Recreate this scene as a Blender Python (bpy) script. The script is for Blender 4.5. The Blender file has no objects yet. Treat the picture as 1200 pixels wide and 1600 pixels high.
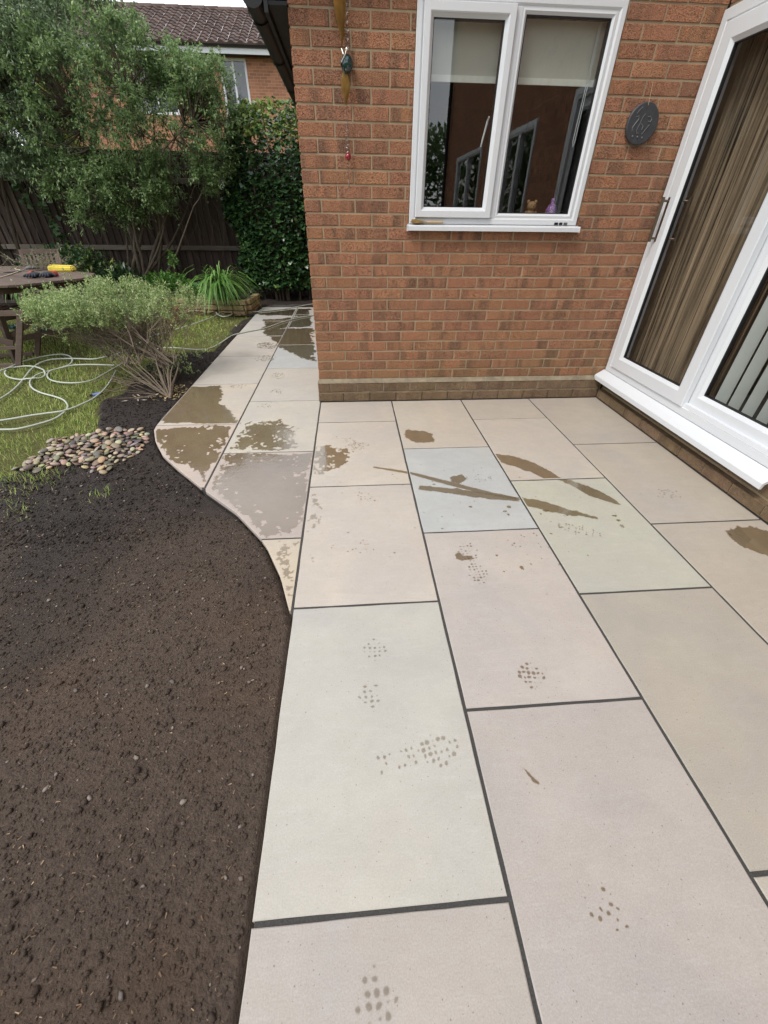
import bpy, bmesh, math, random
import numpy as np
from mathutils import Matrix, Vector

random.seed(7)
RNG = np.random.default_rng(7)
SC = bpy.context.scene
COL = SC.collection

# ------------------------------------------------------------------ camera
CAM = np.array([0.2799, -3.4120, 1.3088])
YAW, PITCH, ROLL, FPX = -0.0820288, 0.9322075, 0.0129179, 629.13


def _rx(t):
    c, s = math.cos(t), math.sin(t)
    return np.array([[1, 0, 0], [0, c, -s], [0, s, c]])


def _rz(t):
    c, s = math.cos(t), math.sin(t)
    return np.array([[c, -s, 0], [s, c, 0], [0, 0, 1]])


RC = _rz(YAW) @ _rx(PITCH) @ _rz(ROLL)
cam_d = bpy.data.cameras.new('camera')
cam = bpy.data.objects.new('camera', cam_d)
COL.objects.link(cam)
cam_d.sensor_fit = 'HORIZONTAL'
cam_d.sensor_width = 36.0
cam_d.lens = FPX / 1200 * 36.0
cam_d.clip_start = 0.02
cam_d.clip_end = 600
m4 = Matrix.Identity(4)
for i in range(3):
    for j in range(3):
        m4[i][j] = RC[i, j]
    m4[i][3] = CAM[i]
cam.matrix_world = m4
SC.camera = cam

# ------------------------------------------------------------------ world, sun, exposure
SUN_EL, SUN_AZ = math.radians(54), math.radians(232)   # azimuth clockwise from north (+Y): behind the camera and to the left
w = bpy.data.worlds.new('World')
SC.world = w
w.use_nodes = True
nt = w.node_tree
nt.nodes.clear()
wo = nt.nodes.new('ShaderNodeOutputWorld')
bg = nt.nodes.new('ShaderNodeBackground')
sky = nt.nodes.new('ShaderNodeTexSky')
sky.sky_type = 'NISHITA'
sky.sun_disc = False
sky.sun_elevation = SUN_EL
sky.sun_rotation = SUN_AZ
sky.air_density = 1.2
sky.dust_density = 2.0
tc = nt.nodes.new('ShaderNodeTexCoord')
mp = nt.nodes.new('ShaderNodeMapping')
mp.inputs['Scale'].default_value = (1, 1, 2.2)
cn = nt.nodes.new('ShaderNodeTexNoise')
cn.inputs['Scale'].default_value = 2.1
cn.inputs['Detail'].default_value = 6
cn.inputs['Roughness'].default_value = 0.55
cr = nt.nodes.new('ShaderNodeValToRGB')
cr.color_ramp.elements[0].position = 0.36
cr.color_ramp.elements[0].color = (0.35, 0.35, 0.35, 1)
cr.color_ramp.elements[1].position = 0.6
cr.color_ramp.elements[1].color = (1, 1, 1, 1)
mixw = nt.nodes.new('ShaderNodeMixRGB')
mixw.inputs[2].default_value = (10.6, 10.9, 11.3, 1)
nt.links.new(tc.outputs['Generated'], mp.inputs[0])
nt.links.new(mp.outputs[0], cn.inputs['Vector'])
nt.links.new(cn.outputs['Fac'], cr.inputs[0])
nt.links.new(cr.outputs[0], mixw.inputs[0])
nt.links.new(sky.outputs[0], mixw.inputs[1])
nt.links.new(mixw.outputs[0], bg.inputs['Color'])
bg.inputs['Strength'].default_value = 0.115
nt.links.new(bg.outputs[0], wo.inputs[0])

sd = bpy.data.lights.new('sun', 'SUN')
sd.energy = 1.5
sd.angle = math.radians(14)
sd.color = (1.0, 0.96, 0.9)
so = bpy.data.objects.new('sun', sd)
COL.objects.link(so)
sdir = Vector((math.sin(SUN_AZ) * math.cos(SUN_EL), math.cos(SUN_AZ) * math.cos(SUN_EL), math.sin(SUN_EL)))
so.rotation_euler = sdir.to_track_quat('Z', 'Y').to_euler()
so.location = (0, 0, 9)

SC.view_settings.view_transform = 'Standard'
SC.view_settings.look = 'None'
SC.view_settings.exposure = 0.56
SC.view_settings.gamma = 1.0
SC.view_settings.use_curve_mapping = False
SC.render.engine = 'CYCLES'
SC.cycles.max_bounces = 7
SC.cycles.transparent_max_bounces = 16
SC.cycles.caustics_reflective = False
SC.cycles.caustics_refractive = False


# ------------------------------------------------------------------ small tools
def ground(u, v, z=0.0):
    """a point surveyed from the photograph, on the level z"""
    d = RC @ np.array([(u - 600) / FPX, -(v - 800) / FPX, -1.0])
    t = (z - CAM[2]) / d[2]
    q = CAM + t * d
    return float(q[0]), float(q[1])


def s2l(c):
    return tuple(((x / 255) / 12.92 if x / 255 <= 0.04045 else ((x / 255 + 0.055) / 1.055) ** 2.4) for x in c)


def hash2(ix, iy, seed):
    h = (ix.astype(np.int64) * 374761393 + iy.astype(np.int64) * 668265263 + seed * 974711) & 0x7FFFFFFF
    h = ((h ^ (h >> 13)) * 1274126177) & 0x7FFFFFFF
    h = h ^ (h >> 16)
    return (h & 0xFFFFFF) / float(0xFFFFFF)


def vnoise(x, y, seed=0):
    x = np.asarray(x, float)
    y = np.asarray(y, float)
    ix, iy = np.floor(x), np.floor(y)
    fx, fy = x - ix, y - iy
    fx, fy = fx * fx * (3 - 2 * fx), fy * fy * (3 - 2 * fy)
    a, b = hash2(ix, iy, seed), hash2(ix + 1, iy, seed)
    c, d = hash2(ix, iy + 1, seed), hash2(ix + 1, iy + 1, seed)
    return (a * (1 - fx) + b * fx) * (1 - fy) + (c * (1 - fx) + d * fx) * fy


def fbm(x, y, octs=4, seed=0):
    r, amp, tot = 0, 1.0, 0
    for o in range(octs):
        r = r + amp * (vnoise(x * 2 ** o + 17.3 * o, y * 2 ** o - 9.1 * o, seed + o) - 0.5)
        tot += amp
        amp *= 0.5
    return r / tot * 2


def inside(px, py, poly):
    r = np.zeros(px.shape, bool)
    n = len(poly)
    for i in range(n):
        x1, y1 = poly[i]
        x2, y2 = poly[(i + 1) % n]
        c = ((y1 > py) != (y2 > py)) & (px < (x2 - x1) * (py - y1) / ((y2 - y1) + 1e-12) + x1)
        r ^= c
    return r


def sdist(px, py, poly):
    """signed distance, positive inside"""
    d = np.full(px.shape, 1e9)
    n = len(poly)
    for i in range(n):
        x1, y1 = poly[i]
        x2, y2 = poly[(i + 1) % n]
        dx, dy = x2 - x1, y2 - y1
        t = np.clip(((px - x1) * dx + (py - y1) * dy) / (dx * dx + dy * dy + 1e-12), 0, 1)
        d = np.minimum(d, np.hypot(px - x1 - t * dx, py - y1 - t * dy))
    return np.where(inside(px, py, poly), d, -d)


def link(o, parent=None):
    COL.objects.link(o)
    if parent is not None:
        o.parent = parent
    return o


def tag(o, label=None, cat=None, group=None, kind=None):
    if label:
        o['label'] = label
    if cat:
        o['category'] = cat
    if group:
        o['group'] = group
    if kind:
        o['kind'] = kind
    return o


def thing(name, label, cat, loc=(0, 0, 0), rz=0.0, group=None):
    o = bpy.data.objects.new(name, None)
    o.empty_display_size = 0.1
    o.location = loc
    o.rotation_euler = (0, 0, rz)
    link(o)
    return tag(o, label, cat, group)


def np_mesh(name, V, F, mat, parent=None, smooth=False):
    """V (n,3), F (m,k) with a fixed k"""
    V = np.asarray(V, np.float32)
    F = np.asarray(F, np.int32)
    me = bpy.data.meshes.new(name)
    me.vertices.add(len(V))
    me.vertices.foreach_set('co', V.ravel())
    me.loops.add(F.size)
    me.loops.foreach_set('vertex_index', F.ravel())
    me.polygons.add(len(F))
    k = F.shape[1]
    me.polygons.foreach_set('loop_start', np.arange(0, F.size, k, dtype=np.int32))
    me.polygons.foreach_set('loop_total', np.full(len(F), k, np.int32))
    if smooth:
        me.polygons.foreach_set('use_smooth', np.ones(len(F), bool))
    me.update(calc_edges=True)
    me.materials.append(mat)
    return link(bpy.data.objects.new(name, me), parent)


class MB:
    def __init__(self):
        self.v, self.f = [], []

    def add(self, vs, fs):
        n = len(self.v)
        self.v.extend([tuple(map(float, q)) for q in vs])
        self.f.extend([tuple(n + i for i in f) for f in fs])
        return self

    def box(self, x0, x1, y0, y1, z0, z1):
        vs = [(x, y, z) for z in (z0, z1) for y in (y0, y1) for x in (x0, x1)]
        return self.add(vs, [(0, 2, 3, 1), (4, 5, 7, 6), (0, 1, 5, 4), (2, 6, 7, 3), (0, 4, 6, 2), (1, 3, 7, 5)])

    def beam(self, a, b, w, h, up=(0, 0, 1)):
        """rectangular bar from a to b, w across, h along up"""
        a, b = Vector(a), Vector(b)
        d = (b - a).normalized()
        up = Vector(up)
        s = d.cross(up)
        if s.length < 1e-4:
            s = d.cross(Vector((0, 1, 0)))
        s.normalize()
        u = s.cross(d).normalized()
        vs = []
        for p in (a, b):
            for sx, sy in ((-1, -1), (1, -1), (1, 1), (-1, 1)):
                vs.append(p + s * sx * w / 2 + u * sy * h / 2)
        return self.add(vs, [(0, 3, 2, 1), (4, 5, 6, 7), (0, 1, 5, 4), (1, 2, 6, 5), (2, 3, 7, 6), (3, 0, 4, 7)])

    def tube(self, pts, rad, n=6, cap=True):
        pts = [Vector(q) for q in pts]
        m = len(pts)
        if not hasattr(rad, '__len__'):
            rad = [rad] * m
        ref = Vector((0, 0, 1))
        rings = []
        prev = None
        for i, p in enumerate(pts):
            d = (pts[min(i + 1, m - 1)] - pts[max(i - 1, 0)])
            if d.length < 1e-9:
                d = Vector((0, 0, 1))
            d.normalize()
            s = prev if prev is not None else d.cross(ref)
            if prev is not None:
                s = s - d * s.dot(d)
            if s.length < 1e-3:
                s = d.cross(Vector((1, 0, 0)))
            s.normalize()
            prev = s
            t = d.cross(s)
            rings.append([p + (s * math.cos(a) + t * math.sin(a)) * rad[i] for a in [2 * math.pi * k / n for k in range(n)]])
        vs = [q for r in rings for q in r]
        fs = [(i * n + k, i * n + (k + 1) % n, (i + 1) * n + (k + 1) % n, (i + 1) * n + k) for i in range(m - 1) for k in range(n)]
        if cap:
            fs.append(tuple(range(n - 1, -1, -1)))
            fs.append(tuple((m - 1) * n + k for k in range(n)))
        return self.add(vs, fs)

    def lathe(self, c, prof, n=20):
        """prof: list of (r, z) about the vertical through c"""
        vs = [(c[0] + r * math.cos(2 * math.pi * k / n), c[1] + r * math.sin(2 * math.pi * k / n), c[2] + z) for r, z in prof for k in range(n)]
        fs = [(i * n + k, i * n + (k + 1) % n, (i + 1) * n + (k + 1) % n, (i + 1) * n + k) for i in range(len(prof) - 1) for k in range(n)]
        return self.add(vs, fs)

    def prism(self, poly, z0, z1):
        n = len(poly)
        vs = [(x, y, z0) for x, y in poly] + [(x, y, z1) for x, y in poly]
        fs = [tuple(range(n - 1, -1, -1)), tuple(range(n, 2 * n))] + [(i, (i + 1) % n, n + (i + 1) % n, n + i) for i in range(n)]
        return self.add(vs, fs)

    def ball(self, c, r, n=10, sc=(1, 1, 1)):
        pr = []
        for i in range(n // 2 + 1):
            a = -math.pi / 2 + math.pi * i / (n // 2)
            pr.append((max(1e-4, math.cos(a)) * r, math.sin(a) * r))
        k0 = len(self.v)
        self.lathe((0, 0, 0), pr, n)
        for k in range(k0, len(self.v)):
            x, y, z = self.v[k]
            self.v[k] = (c[0] + x * sc[0], c[1] + y * sc[1], c[2] + z * sc[2])
        return self

    def map(self, fn, start=0):
        for k in range(start, len(self.v)):
            self.v[k] = tuple(fn(*self.v[k]))
        return self

    def build(self, name, mat, parent=None, smooth=False, bevel=0.0, seg=1):
        me = bpy.data.meshes.new(name)
        me.from_pydata(self.v, [], self.f)
        if bevel > 0:
            bm = bmesh.new()
            bm.from_mesh(me)
            bmesh.ops.bevel(bm, geom=[e for e in bm.edges if len(e.link_faces) == 2 and e.calc_face_angle(0) > 0.5], offset=bevel, segments=seg, affect='EDGES', clamp_overlap=True)
            bm.to_mesh(me)
            bm.free()
        if smooth:
            me.polygons.foreach_set('use_smooth', [True] * len(me.polygons))
        me.update()
        me.materials.append(mat)
        return link(bpy.data.objects.new(name, me), parent)


# ------------------------------------------------------------------ materials
def new_mat(name):
    m = bpy.data.materials.new(name)
    m.use_nodes = True
    t = m.node_tree
    t.nodes.clear()
    return m, t


class N:
    """tiny node-writing aid"""

    def __init__(self, t):
        self.t = t

    def n(self, typ, **kw):
        nd = self.t.nodes.new('ShaderNode' + typ)
        for k, v in kw.items():
            setattr(nd, k, v)
        return nd

    def l(self, a, b):
        self.t.links.new(a, b)

    def setin(self, nd, key, v):
        if isinstance(v, bpy.types.NodeSocket):
            self.l(v, nd.inputs[key])
        elif v is not None:
            nd.inputs[key].default_value = v

    def pos(self):
        return self.n('NewGeometry').outputs['Position']

    def obj(self):
        return self.n('TexCoord').outputs['Object']

    def rnd(self):
        a = self.n('NewGeometry').outputs['Random Per Island']
        b = self.n('ObjectInfo').outputs['Random']
        s = self.math('ADD', a, b)
        return self.math('FRACT', s)

    def math(self, op, a, b=None, c=None, clamp=False):
        nd = self.n('Math', operation=op)
        nd.use_clamp = clamp
        self.setin(nd, 0, a)
        if b is not None:
            self.setin(nd, 1, b)
        if c is not None:
            self.setin(nd, 2, c)
        return nd.outputs[0]

    def mapping(self, vec, scale=(1, 1, 1), loc=(0, 0, 0), rot=(0, 0, 0)):
        nd = self.n('Mapping')
        self.l(vec, nd.inputs[0])
        self.setin(nd, 'Location', loc)
        nd.inputs['Scale'].default_value = scale
        nd.inputs['Rotation'].default_value = rot
        return nd.outputs[0]

    def noise(self, vec, scale, detail=3, rough=0.5, dist=0.0):
        nd = self.n('TexNoise')
        self.l(vec, nd.inputs['Vector'])
        nd.inputs['Scale'].default_value = scale
        nd.inputs['Detail'].default_value = detail
        nd.inputs['Roughness'].default_value = rough
        nd.inputs['Distortion'].default_value = dist
        return nd.outputs['Fac']

    def vor(self, vec, scale, out='Distance', feature='F1'):
        nd = self.n('TexVoronoi', feature=feature)
        self.l(vec, nd.inputs['Vector'])
        nd.inputs['Scale'].default_value = scale
        return nd.outputs[out]

    def ramp(self, fac, stops):
        nd = self.n('ValToRGB')
        self.l(fac, nd.inputs[0])
        e = nd.color_ramp.elements
        while len(e) < len(stops):
            e.new(0.5)
        for k, (p, c) in enumerate(stops):
            e[k].position = p
            e[k].color = (*c, 1) if hasattr(c, '__len__') else (c, c, c, 1)
        return nd.outputs[0]

    def mix(self, fac, a, b, mode='MIX'):
        nd = self.n('MixRGB', blend_type=mode)
        self.setin(nd, 0, fac)
        for k, v in ((1, a), (2, b)):
            if isinstance(v, bpy.types.NodeSocket):
                self.l(v, nd.inputs[k])
            else:
                nd.inputs[k].default_value = (*v, 1) if len(v) == 3 else v
        return nd.outputs[0]

    def sep(self, vec):
        nd = self.n('SeparateXYZ')
        self.l(vec, nd.inputs[0])
        return nd.outputs

    def comb(self, x, y, z):
        nd = self.n('CombineXYZ')
        for k, v in enumerate((x, y, z)):
            self.setin(nd, k, v)
        return nd.outputs[0]

    def hsv(self, col, h=0.5, s=1.0, v=1.0):
        nd = self.n('HueSaturation')
        self.l(col, nd.inputs['Color'])
        self.setin(nd, 'Hue', h)
        self.setin(nd, 'Saturation', s)
        self.setin(nd, 'Value', v)
        return nd.outputs[0]

    def bump(self, h, strength=0.5, dist=0.01):
        nd = self.n('Bump')
        nd.inputs['Strength'].default_value = strength
        nd.inputs['Distance'].default_value = dist
        self.l(h, nd.inputs['Height'])
        return nd.outputs[0]

    def out(self, col, rough=0.6, bump=None, spec=0.5, metal=0.0, trans=0.0):
        p = self.n('BsdfPrincipled')
        if isinstance(col, bpy.types.NodeSocket):
            self.l(col, p.inputs['Base Color'])
        else:
            p.inputs['Base Color'].default_value = (*col, 1)
        self.setin(p, 'Roughness', rough)
        self.setin(p, 'Specular IOR Level', spec)
        self.setin(p, 'Metallic', metal)
        if bump is not None:
            self.l(bump, p.inputs['Normal'])
        o = self.n('OutputMaterial')
        if trans:
            tr = self.n('BsdfTranslucent')
            if isinstance(col, bpy.types.NodeSocket):
                self.l(col, tr.inputs[0])
            else:
                tr.inputs[0].default_value = (*col, 1)
            ms = self.n('MixShader')
            ms.inputs[0].default_value = trans
            self.l(p.outputs[0], ms.inputs[1])
            self.l(tr.outputs[0], ms.inputs[2])
            self.l(ms.outputs[0], o.inputs[0])
        else:
            self.l(p.outputs[0], o.inputs[0])
        return p


def simple(name, rgb, rough=0.5, spec=0.5, metal=0.0, var=0.12, scale=30, bump=0.15, bdist=0.002):
    m, t = new_mat(name)
    k = N(t)
    o = k.obj()
    c = k.mix(k.noise(o, scale, 4), tuple(x * (1 - var) for x in rgb), tuple(min(1, x * (1 + var)) for x in rgb))
    k.out(c, rough, k.bump(k.noise(o, scale * 4, 3), bump, bdist), spec, metal)
    return m


def mat_brick(name, tones, mossy=0.0, dirt=0.0):
    m, t = new_mat(name)
    k = N(t)
    P = k.pos()
    r = k.rnd()
    off = k.math('MULTIPLY', r, 37.0)
    sh = k.comb(off, k.math('MULTIPLY', r, 11.0), off)
    ad = k.n('VectorMath', operation='ADD')
    k.l(P, ad.inputs[0])
    k.l(sh, ad.inputs[1])
    PV = ad.outputs[0]
    base = k.ramp(r, [(i / (len(tones) - 1), tn) for i, tn in enumerate(tones)])
    # kiss marks: broad vertical bands of darker firing
    band = k.noise(k.mapping(PV, (11, 11, 1.2)), 1.0, 2, 0.5)
    r2 = k.math('ADD', 0.25, k.math('MULTIPLY', k.math('FRACT', k.math('MULTIPLY', r, 7.31)), 0.75))
    bf = k.math('MULTIPLY', k.ramp(band, [(0.49, 0.0), (0.60, 1.0)]), k.math('MULTIPLY', r2, 0.85))
    c = k.mix(bf, base, (0.145, 0.075, 0.052))
    c = k.mix(k.math('MULTIPLY', k.noise(PV, 14, 4, 0.6), 0.55), c, k.hsv(c, 0.51, 0.85, 0.62))
    # sandy flecks and drag pits
    pit = k.ramp(k.noise(k.mapping(PV, (1, 1, 1.6)), 190, 2, 0.6), [(0.39, 1.0), (0.45, 0.0)])
    c = k.mix(k.math('MULTIPLY', pit, 0.85), c, (0.06, 0.035, 0.025))
    fl = k.ramp(k.noise(PV, 260, 2, 0.7), [(0.57, 0.0), (0.64, 1.0)])
    c = k.mix(k.math('MULTIPLY', fl, 0.6), c, (0.55, 0.36, 0.23))
    c = k.mix(k.math('MULTIPLY', k.ramp(k.noise(PV, 55, 4, 0.75), [(0.4, 0.0), (0.7, 1.0)]), 0.4), c, (0.42, 0.26, 0.165))
    z = k.sep(P)[2]
    if mossy:
        low = k.math('SUBTRACT', 1.0, k.math('MULTIPLY', z, 1 / 0.55), clamp=True)
        ms = k.math('MULTIPLY', low, k.ramp(k.noise(P, 3.5, 5, 0.65), [(0.38, 0.0), (0.62, 1.0)]))
        c = k.mix(k.math('MULTIPLY', ms, mossy * 0.8), c, (0.20, 0.165, 0.075))
    if dirt:
        ds = k.ramp(k.noise(P, 6, 5, 0.7), [(0.3, 0.25), (0.65, 1.0)])
        c = k.mix(k.math('MULTIPLY', ds, dirt), c, (0.075, 0.058, 0.04))
        li = k.ramp(k.noise(P, 15, 5, 0.7), [(0.6, 0.0), (0.7, 1.0)])
        c = k.mix(k.math('MULTIPLY', li, 0.4), c, (0.3, 0.27, 0.2))
    h = k.math('ADD', k.math('MULTIPLY', k.noise(PV, 120, 4, 0.65), 0.7), k.math('MULTIPLY', pit, -0.6))
    k.out(c, 0.9, k.bump(h, 1.0, 0.007), 0.2)
    return m


def mat_mortar():
    m, t = new_mat('mortar')
    k = N(t)
    P = k.pos()
    c = k.mix(k.noise(P, 9, 5, 0.6), (0.24, 0.185, 0.12), (0.46, 0.36, 0.24))
    z = k.sep(P)[2]
    low = k.math('SUBTRACT', 1.0, k.math('MULTIPLY', z, 1 / 0.5), clamp=True)
    c = k.mix(k.math('MULTIPLY', low, k.ramp(k.noise(P, 5, 4), [(0.4, 0.0), (0.65, 0.8)])), c, (0.24, 0.2, 0.1))
    k.out(c, 0.95, k.bump(k.noise(P, 150, 5, 0.7), 0.9, 0.004), 0.1)
    return m


def mat_stone():
    """honed sandstone slab: colour of the slab from the object colour, veins and clouds from noise"""
    m, t = new_mat('sandstone')
    k = N(t)
    oi = k.n('ObjectInfo')
    P = k.pos()
    off = k.math('MULTIPLY', oi.outputs['Random'], 50)
    ad = k.n('VectorMath', operation='ADD')
    k.l(P, ad.inputs[0])
    k.l(k.comb(off, off, 0.0), ad.inputs[1])
    V = ad.outputs[0]
    base = oi.outputs['Color']
    cl = k.ramp(k.noise(V, 2.3, 5, 0.6, 0.8), [(0.32, 0.0), (0.68, 1.0)])
    c = k.mix(cl, k.hsv(base, 0.485, 0.85, 0.86), k.hsv(base, 0.51, 1.15, 1.10))
    hue = k.ramp(k.noise(V, 1.3, 3, 0.5, 1.2), [(0.4, 0.0), (0.68, 1.0)])
    c = k.mix(k.math('MULTIPLY', hue, 0.35), c, k.mix(1.0, base, (1.1, 0.97, 0.8), 'MULTIPLY'))
    vein = k.noise(k.mapping(V, (1.0, 3.2, 1), rot=(0, 0, 0.7)), 2.2, 6, 0.62, 1.6)
    c = k.mix(k.ramp(vein, [(0.47, 0.0), (0.5, 0.16), (0.53, 0.0)]), c, k.hsv(base, 0.5, 0.5, 1.25))
    c = k.mix(k.ramp(vein, [(0.56, 0.0), (0.74, 0.38)]), c, k.hsv(base, 0.49, 1.25, 0.8))
    sm = k.ramp(k.noise(V, 6, 6, 0.7), [(0.42, 0.0), (0.72, 0.6)])
    c = k.mix(sm, c, k.hsv(base, 0.52, 1.1, 0.84))
    sc_ = k.ramp(k.noise(k.mapping(V, (1, 5, 1), rot=(0, 0, 0.35)), 9, 6, 0.75), [(0.55, 0.0), (0.68, 0.3)])
    c = k.mix(sc_, c, k.hsv(base, 0.5, 0.55, 1.22))
    smd = k.ramp(k.noise(V, 18, 6, 0.75, 0.5), [(0.50, 0.0), (0.72, 0.35)])
    c = k.mix(smd, c, k.mix(1.0, base, (0.80, 0.74, 0.66), 'MULTIPLY'))
    grain = k.noise(V, 260, 4, 0.8)
    c = k.mix(0.3, c, k.mix(grain, (0.1, 0.09, 0.08), (0.95, 0.93, 0.9)))
    pits = k.ramp(k.noise(V, 150, 1, 0.3), [(0.225, 1.0), (0.26, 0.0)])
    c = k.mix(k.math('MULTIPLY', pits, 0.55), c, (0.1, 0.07, 0.05))
    h = k.math('ADD', k.math('MULTIPLY', k.noise(V, 60, 5, 0.6), 0.4), k.noise(V, 5, 3))
    rg = k.math('ADD', 0.42, k.math('MULTIPLY', k.noise(V, 12, 4), 0.25))
    k.out(c, rg, k.bump(h, 0.22, 0.006), 0.35)
    return m


def mat_wet(soft=True, lo=(0.76, 0.675, 0.55), hi=(0.89, 0.835, 0.75)):
    """a film of water: light passes through it and the stone beneath reads darker; thin towards its margin"""
    m, t = new_mat('water_film')
    k = N(t)
    P = k.pos()
    tint = k.mix(k.noise(P, 7, 5, 0.65), (*lo,), (*hi,))
    if soft:
        at = k.n('Attribute', attribute_name='depth')
        wv = at.outputs['Fac']
        wv = k.math('ADD', wv, k.math('MULTIPLY', k.math('SUBTRACT', k.noise(P, 60, 4, 0.7), 0.5), 0.7), clamp=True)
        wv = k.ramp(wv, [(0.12, 0.0), (0.5, 0.85), (1.0, 1.0)])
        tint = k.mix(wv, (0.97, 0.955, 0.93), tint)
    tr = k.n('BsdfTransparent')
    k.l(tint, tr.inputs[0])
    gl = k.n('BsdfGlossy')
    gl.inputs['Roughness'].default_value = 0.05
    gl.inputs['Color'].default_value = (1, 1, 1, 1)
    bp = k.bump(k.noise(P, 30, 4, 0.65), 0.15, 0.003)
    k.l(bp, gl.inputs['Normal'])
    fr = k.n('Fresnel')
    fr.inputs[0].default_value = 1.45
    ms = k.n('MixShader')
    f = k.math('MULTIPLY', fr.outputs[0], 2.0, clamp=True)
    if soft:
        f = k.math('MULTIPLY', f, wv)
    k.l(f, ms.inputs[0])
    k.l(tr.outputs[0], ms.inputs[1])
    k.l(gl.outputs[0], ms.inputs[2])
    o = k.n('OutputMaterial')
    k.l(ms.outputs[0], o.inputs[0])
    return m


def mat_glass(name='window_glass', tint=(0.8, 0.84, 0.84), gain=2.9):
    m, t = new_mat(name)
    k = N(t)
    tr = k.n('BsdfTransparent')
    tr.inputs[0].default_value = (*tint, 1)
    gl = k.n('BsdfGlossy')
    gl.inputs['Roughness'].default_value = 0.0
    bp = k.bump(k.noise(k.pos(), 1.7, 2), 0.02, 0.02)
    k.l(bp, gl.inputs['Normal'])
    # the same reflectance from either face of the pane (Schlick)
    lw = k.n('LayerWeight')
    lw.inputs['Blend'].default_value = 0.5
    f5 = k.math('ADD', 0.042, k.math('MULTIPLY', k.math('POWER', lw.outputs['Facing'], 5.0), 0.958))
    ms = k.n('MixShader')
    k.l(k.math('MULTIPLY', f5, gain, clamp=True), ms.inputs[0])
    k.l(tr.outputs[0], ms.inputs[1])
    k.l(gl.outputs[0], ms.inputs[2])
    o = k.n('OutputMaterial')
    k.l(ms.outputs[0], o.inputs[0])
    return m


def mat_soil():
    m, t = new_mat('soil')
    k = N(t)
    P = k.pos()
    mc = k.noise(P, 1.1, 5, 0.6, 0.5)
    y = k.sep(P)[1]
    # the far half was watered, the near half is drier: a wandering tide line
    wet = k.math('ADD', k.math('MULTIPLY', k.math('ADD', y, 2.45), 1.1), k.math('MULTIPLY', k.math('SUBTRACT', mc, 0.5), 3.0), clamp=True)
    dry = k.mix(k.noise(P, 70, 5, 0.7), (0.024, 0.0175, 0.0135), (0.165, 0.12, 0.092))
    dk = k.mix(k.noise(P, 55, 5, 0.7), (0.010, 0.008, 0.007), (0.056, 0.043, 0.036))
    c = k.mix(wet, dry, dk)
    warm = k.ramp(k.noise(P, 2.5, 4, 0.6), [(0.5, 0.0), (0.7, 0.5)])
    c = k.mix(warm, c, k.mix(1.0, c, (1.15, 1.0, 0.85), 'MULTIPLY'))
    fib = k.ramp(k.noise(k.mapping(P, (1, 2.4, 1), rot=(0, 0, 0.5)), 300, 2, 0.6), [(0.68, 0.0), (0.73, 0.7)])
    c = k.mix(fib, c, (0.26, 0.17, 0.10))
    h = k.math('SUBTRACT', k.math('ADD', k.noise(P, 170, 5, 0.8), k.noise(P, 60, 3, 0.7)), k.math('MULTIPLY', k.vor(P, 130), 0.5))
    rg = k.math('SUBTRACT', 0.92, k.math('MULTIPLY', wet, 0.25))
    k.out(c, rg, k.bump(h, 1.0, 0.009), 0.25)
    return m


def mat_island(name, cols, rough=0.6, spec=0.4, trans=0.0, bump=0.0):
    """each loose piece its own tone"""
    m, t = new_mat(name)
    k = N(t)
    r = k.rnd()
    c = k.ramp(r, [(i / max(1, len(cols) - 1), q) for i, q in enumerate(cols)])
    P = k.pos()
    c = k.hsv(c, 0.5, 1.0, k.math('ADD', 0.75, k.math('MULTIPLY', k.noise(P, 2.2, 3), 0.5)))
    b = k.bump(k.noise(P, 200, 3), bump, 0.003) if bump else None
    k.out(c, rough, b, spec, 0.0, trans)
    return m


def mat_pebble():
    m, t = new_mat('pebble')
    k = N(t)
    oi = k.n('ObjectInfo')
    o = k.obj()
    c = k.mix(k.noise(o, 30, 4, 0.6), k.hsv(oi.outputs['Color'], 0.5, 1, 0.7), k.hsv(oi.outputs['Color'], 0.5, 1, 1.1))
    c = k.mix(k.ramp(k.noise(o, 220, 3, 0.7), [(0.55, 0.0), (0.7, 0.4)]), c, (0.1, 0.09, 0.08))
    k.out(c, 0.5, k.bump(k.noise(o, 120, 4), 0.25, 0.002), 0.45)
    return m


def mat_wood(name, a, b, rough=0.75, axis=(1, 14, 14), sc=3.0):
    m, t = new_mat(name)
    k = N(t)
    o = k.obj()
    r = k.rnd()
    ad = k.n('VectorMath', operation='ADD')
    k.l(o, ad.inputs[0])
    k.l(k.comb(k.math('MULTIPLY', r, 9), k.math('MULTIPLY', r, 5), r), ad.inputs[1])
    g = k.noise(k.mapping(ad.outputs[0], axis), sc, 6, 0.65, 0.4)
    c = k.mix(g, a, b)
    c = k.hsv(c, 0.5, 1.0, k.math('ADD', 0.75, k.math('MULTIPLY', r, 0.5)))
    k.out(c, rough, k.bump(g, 0.4, 0.004), 0.3)
    return m


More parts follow.
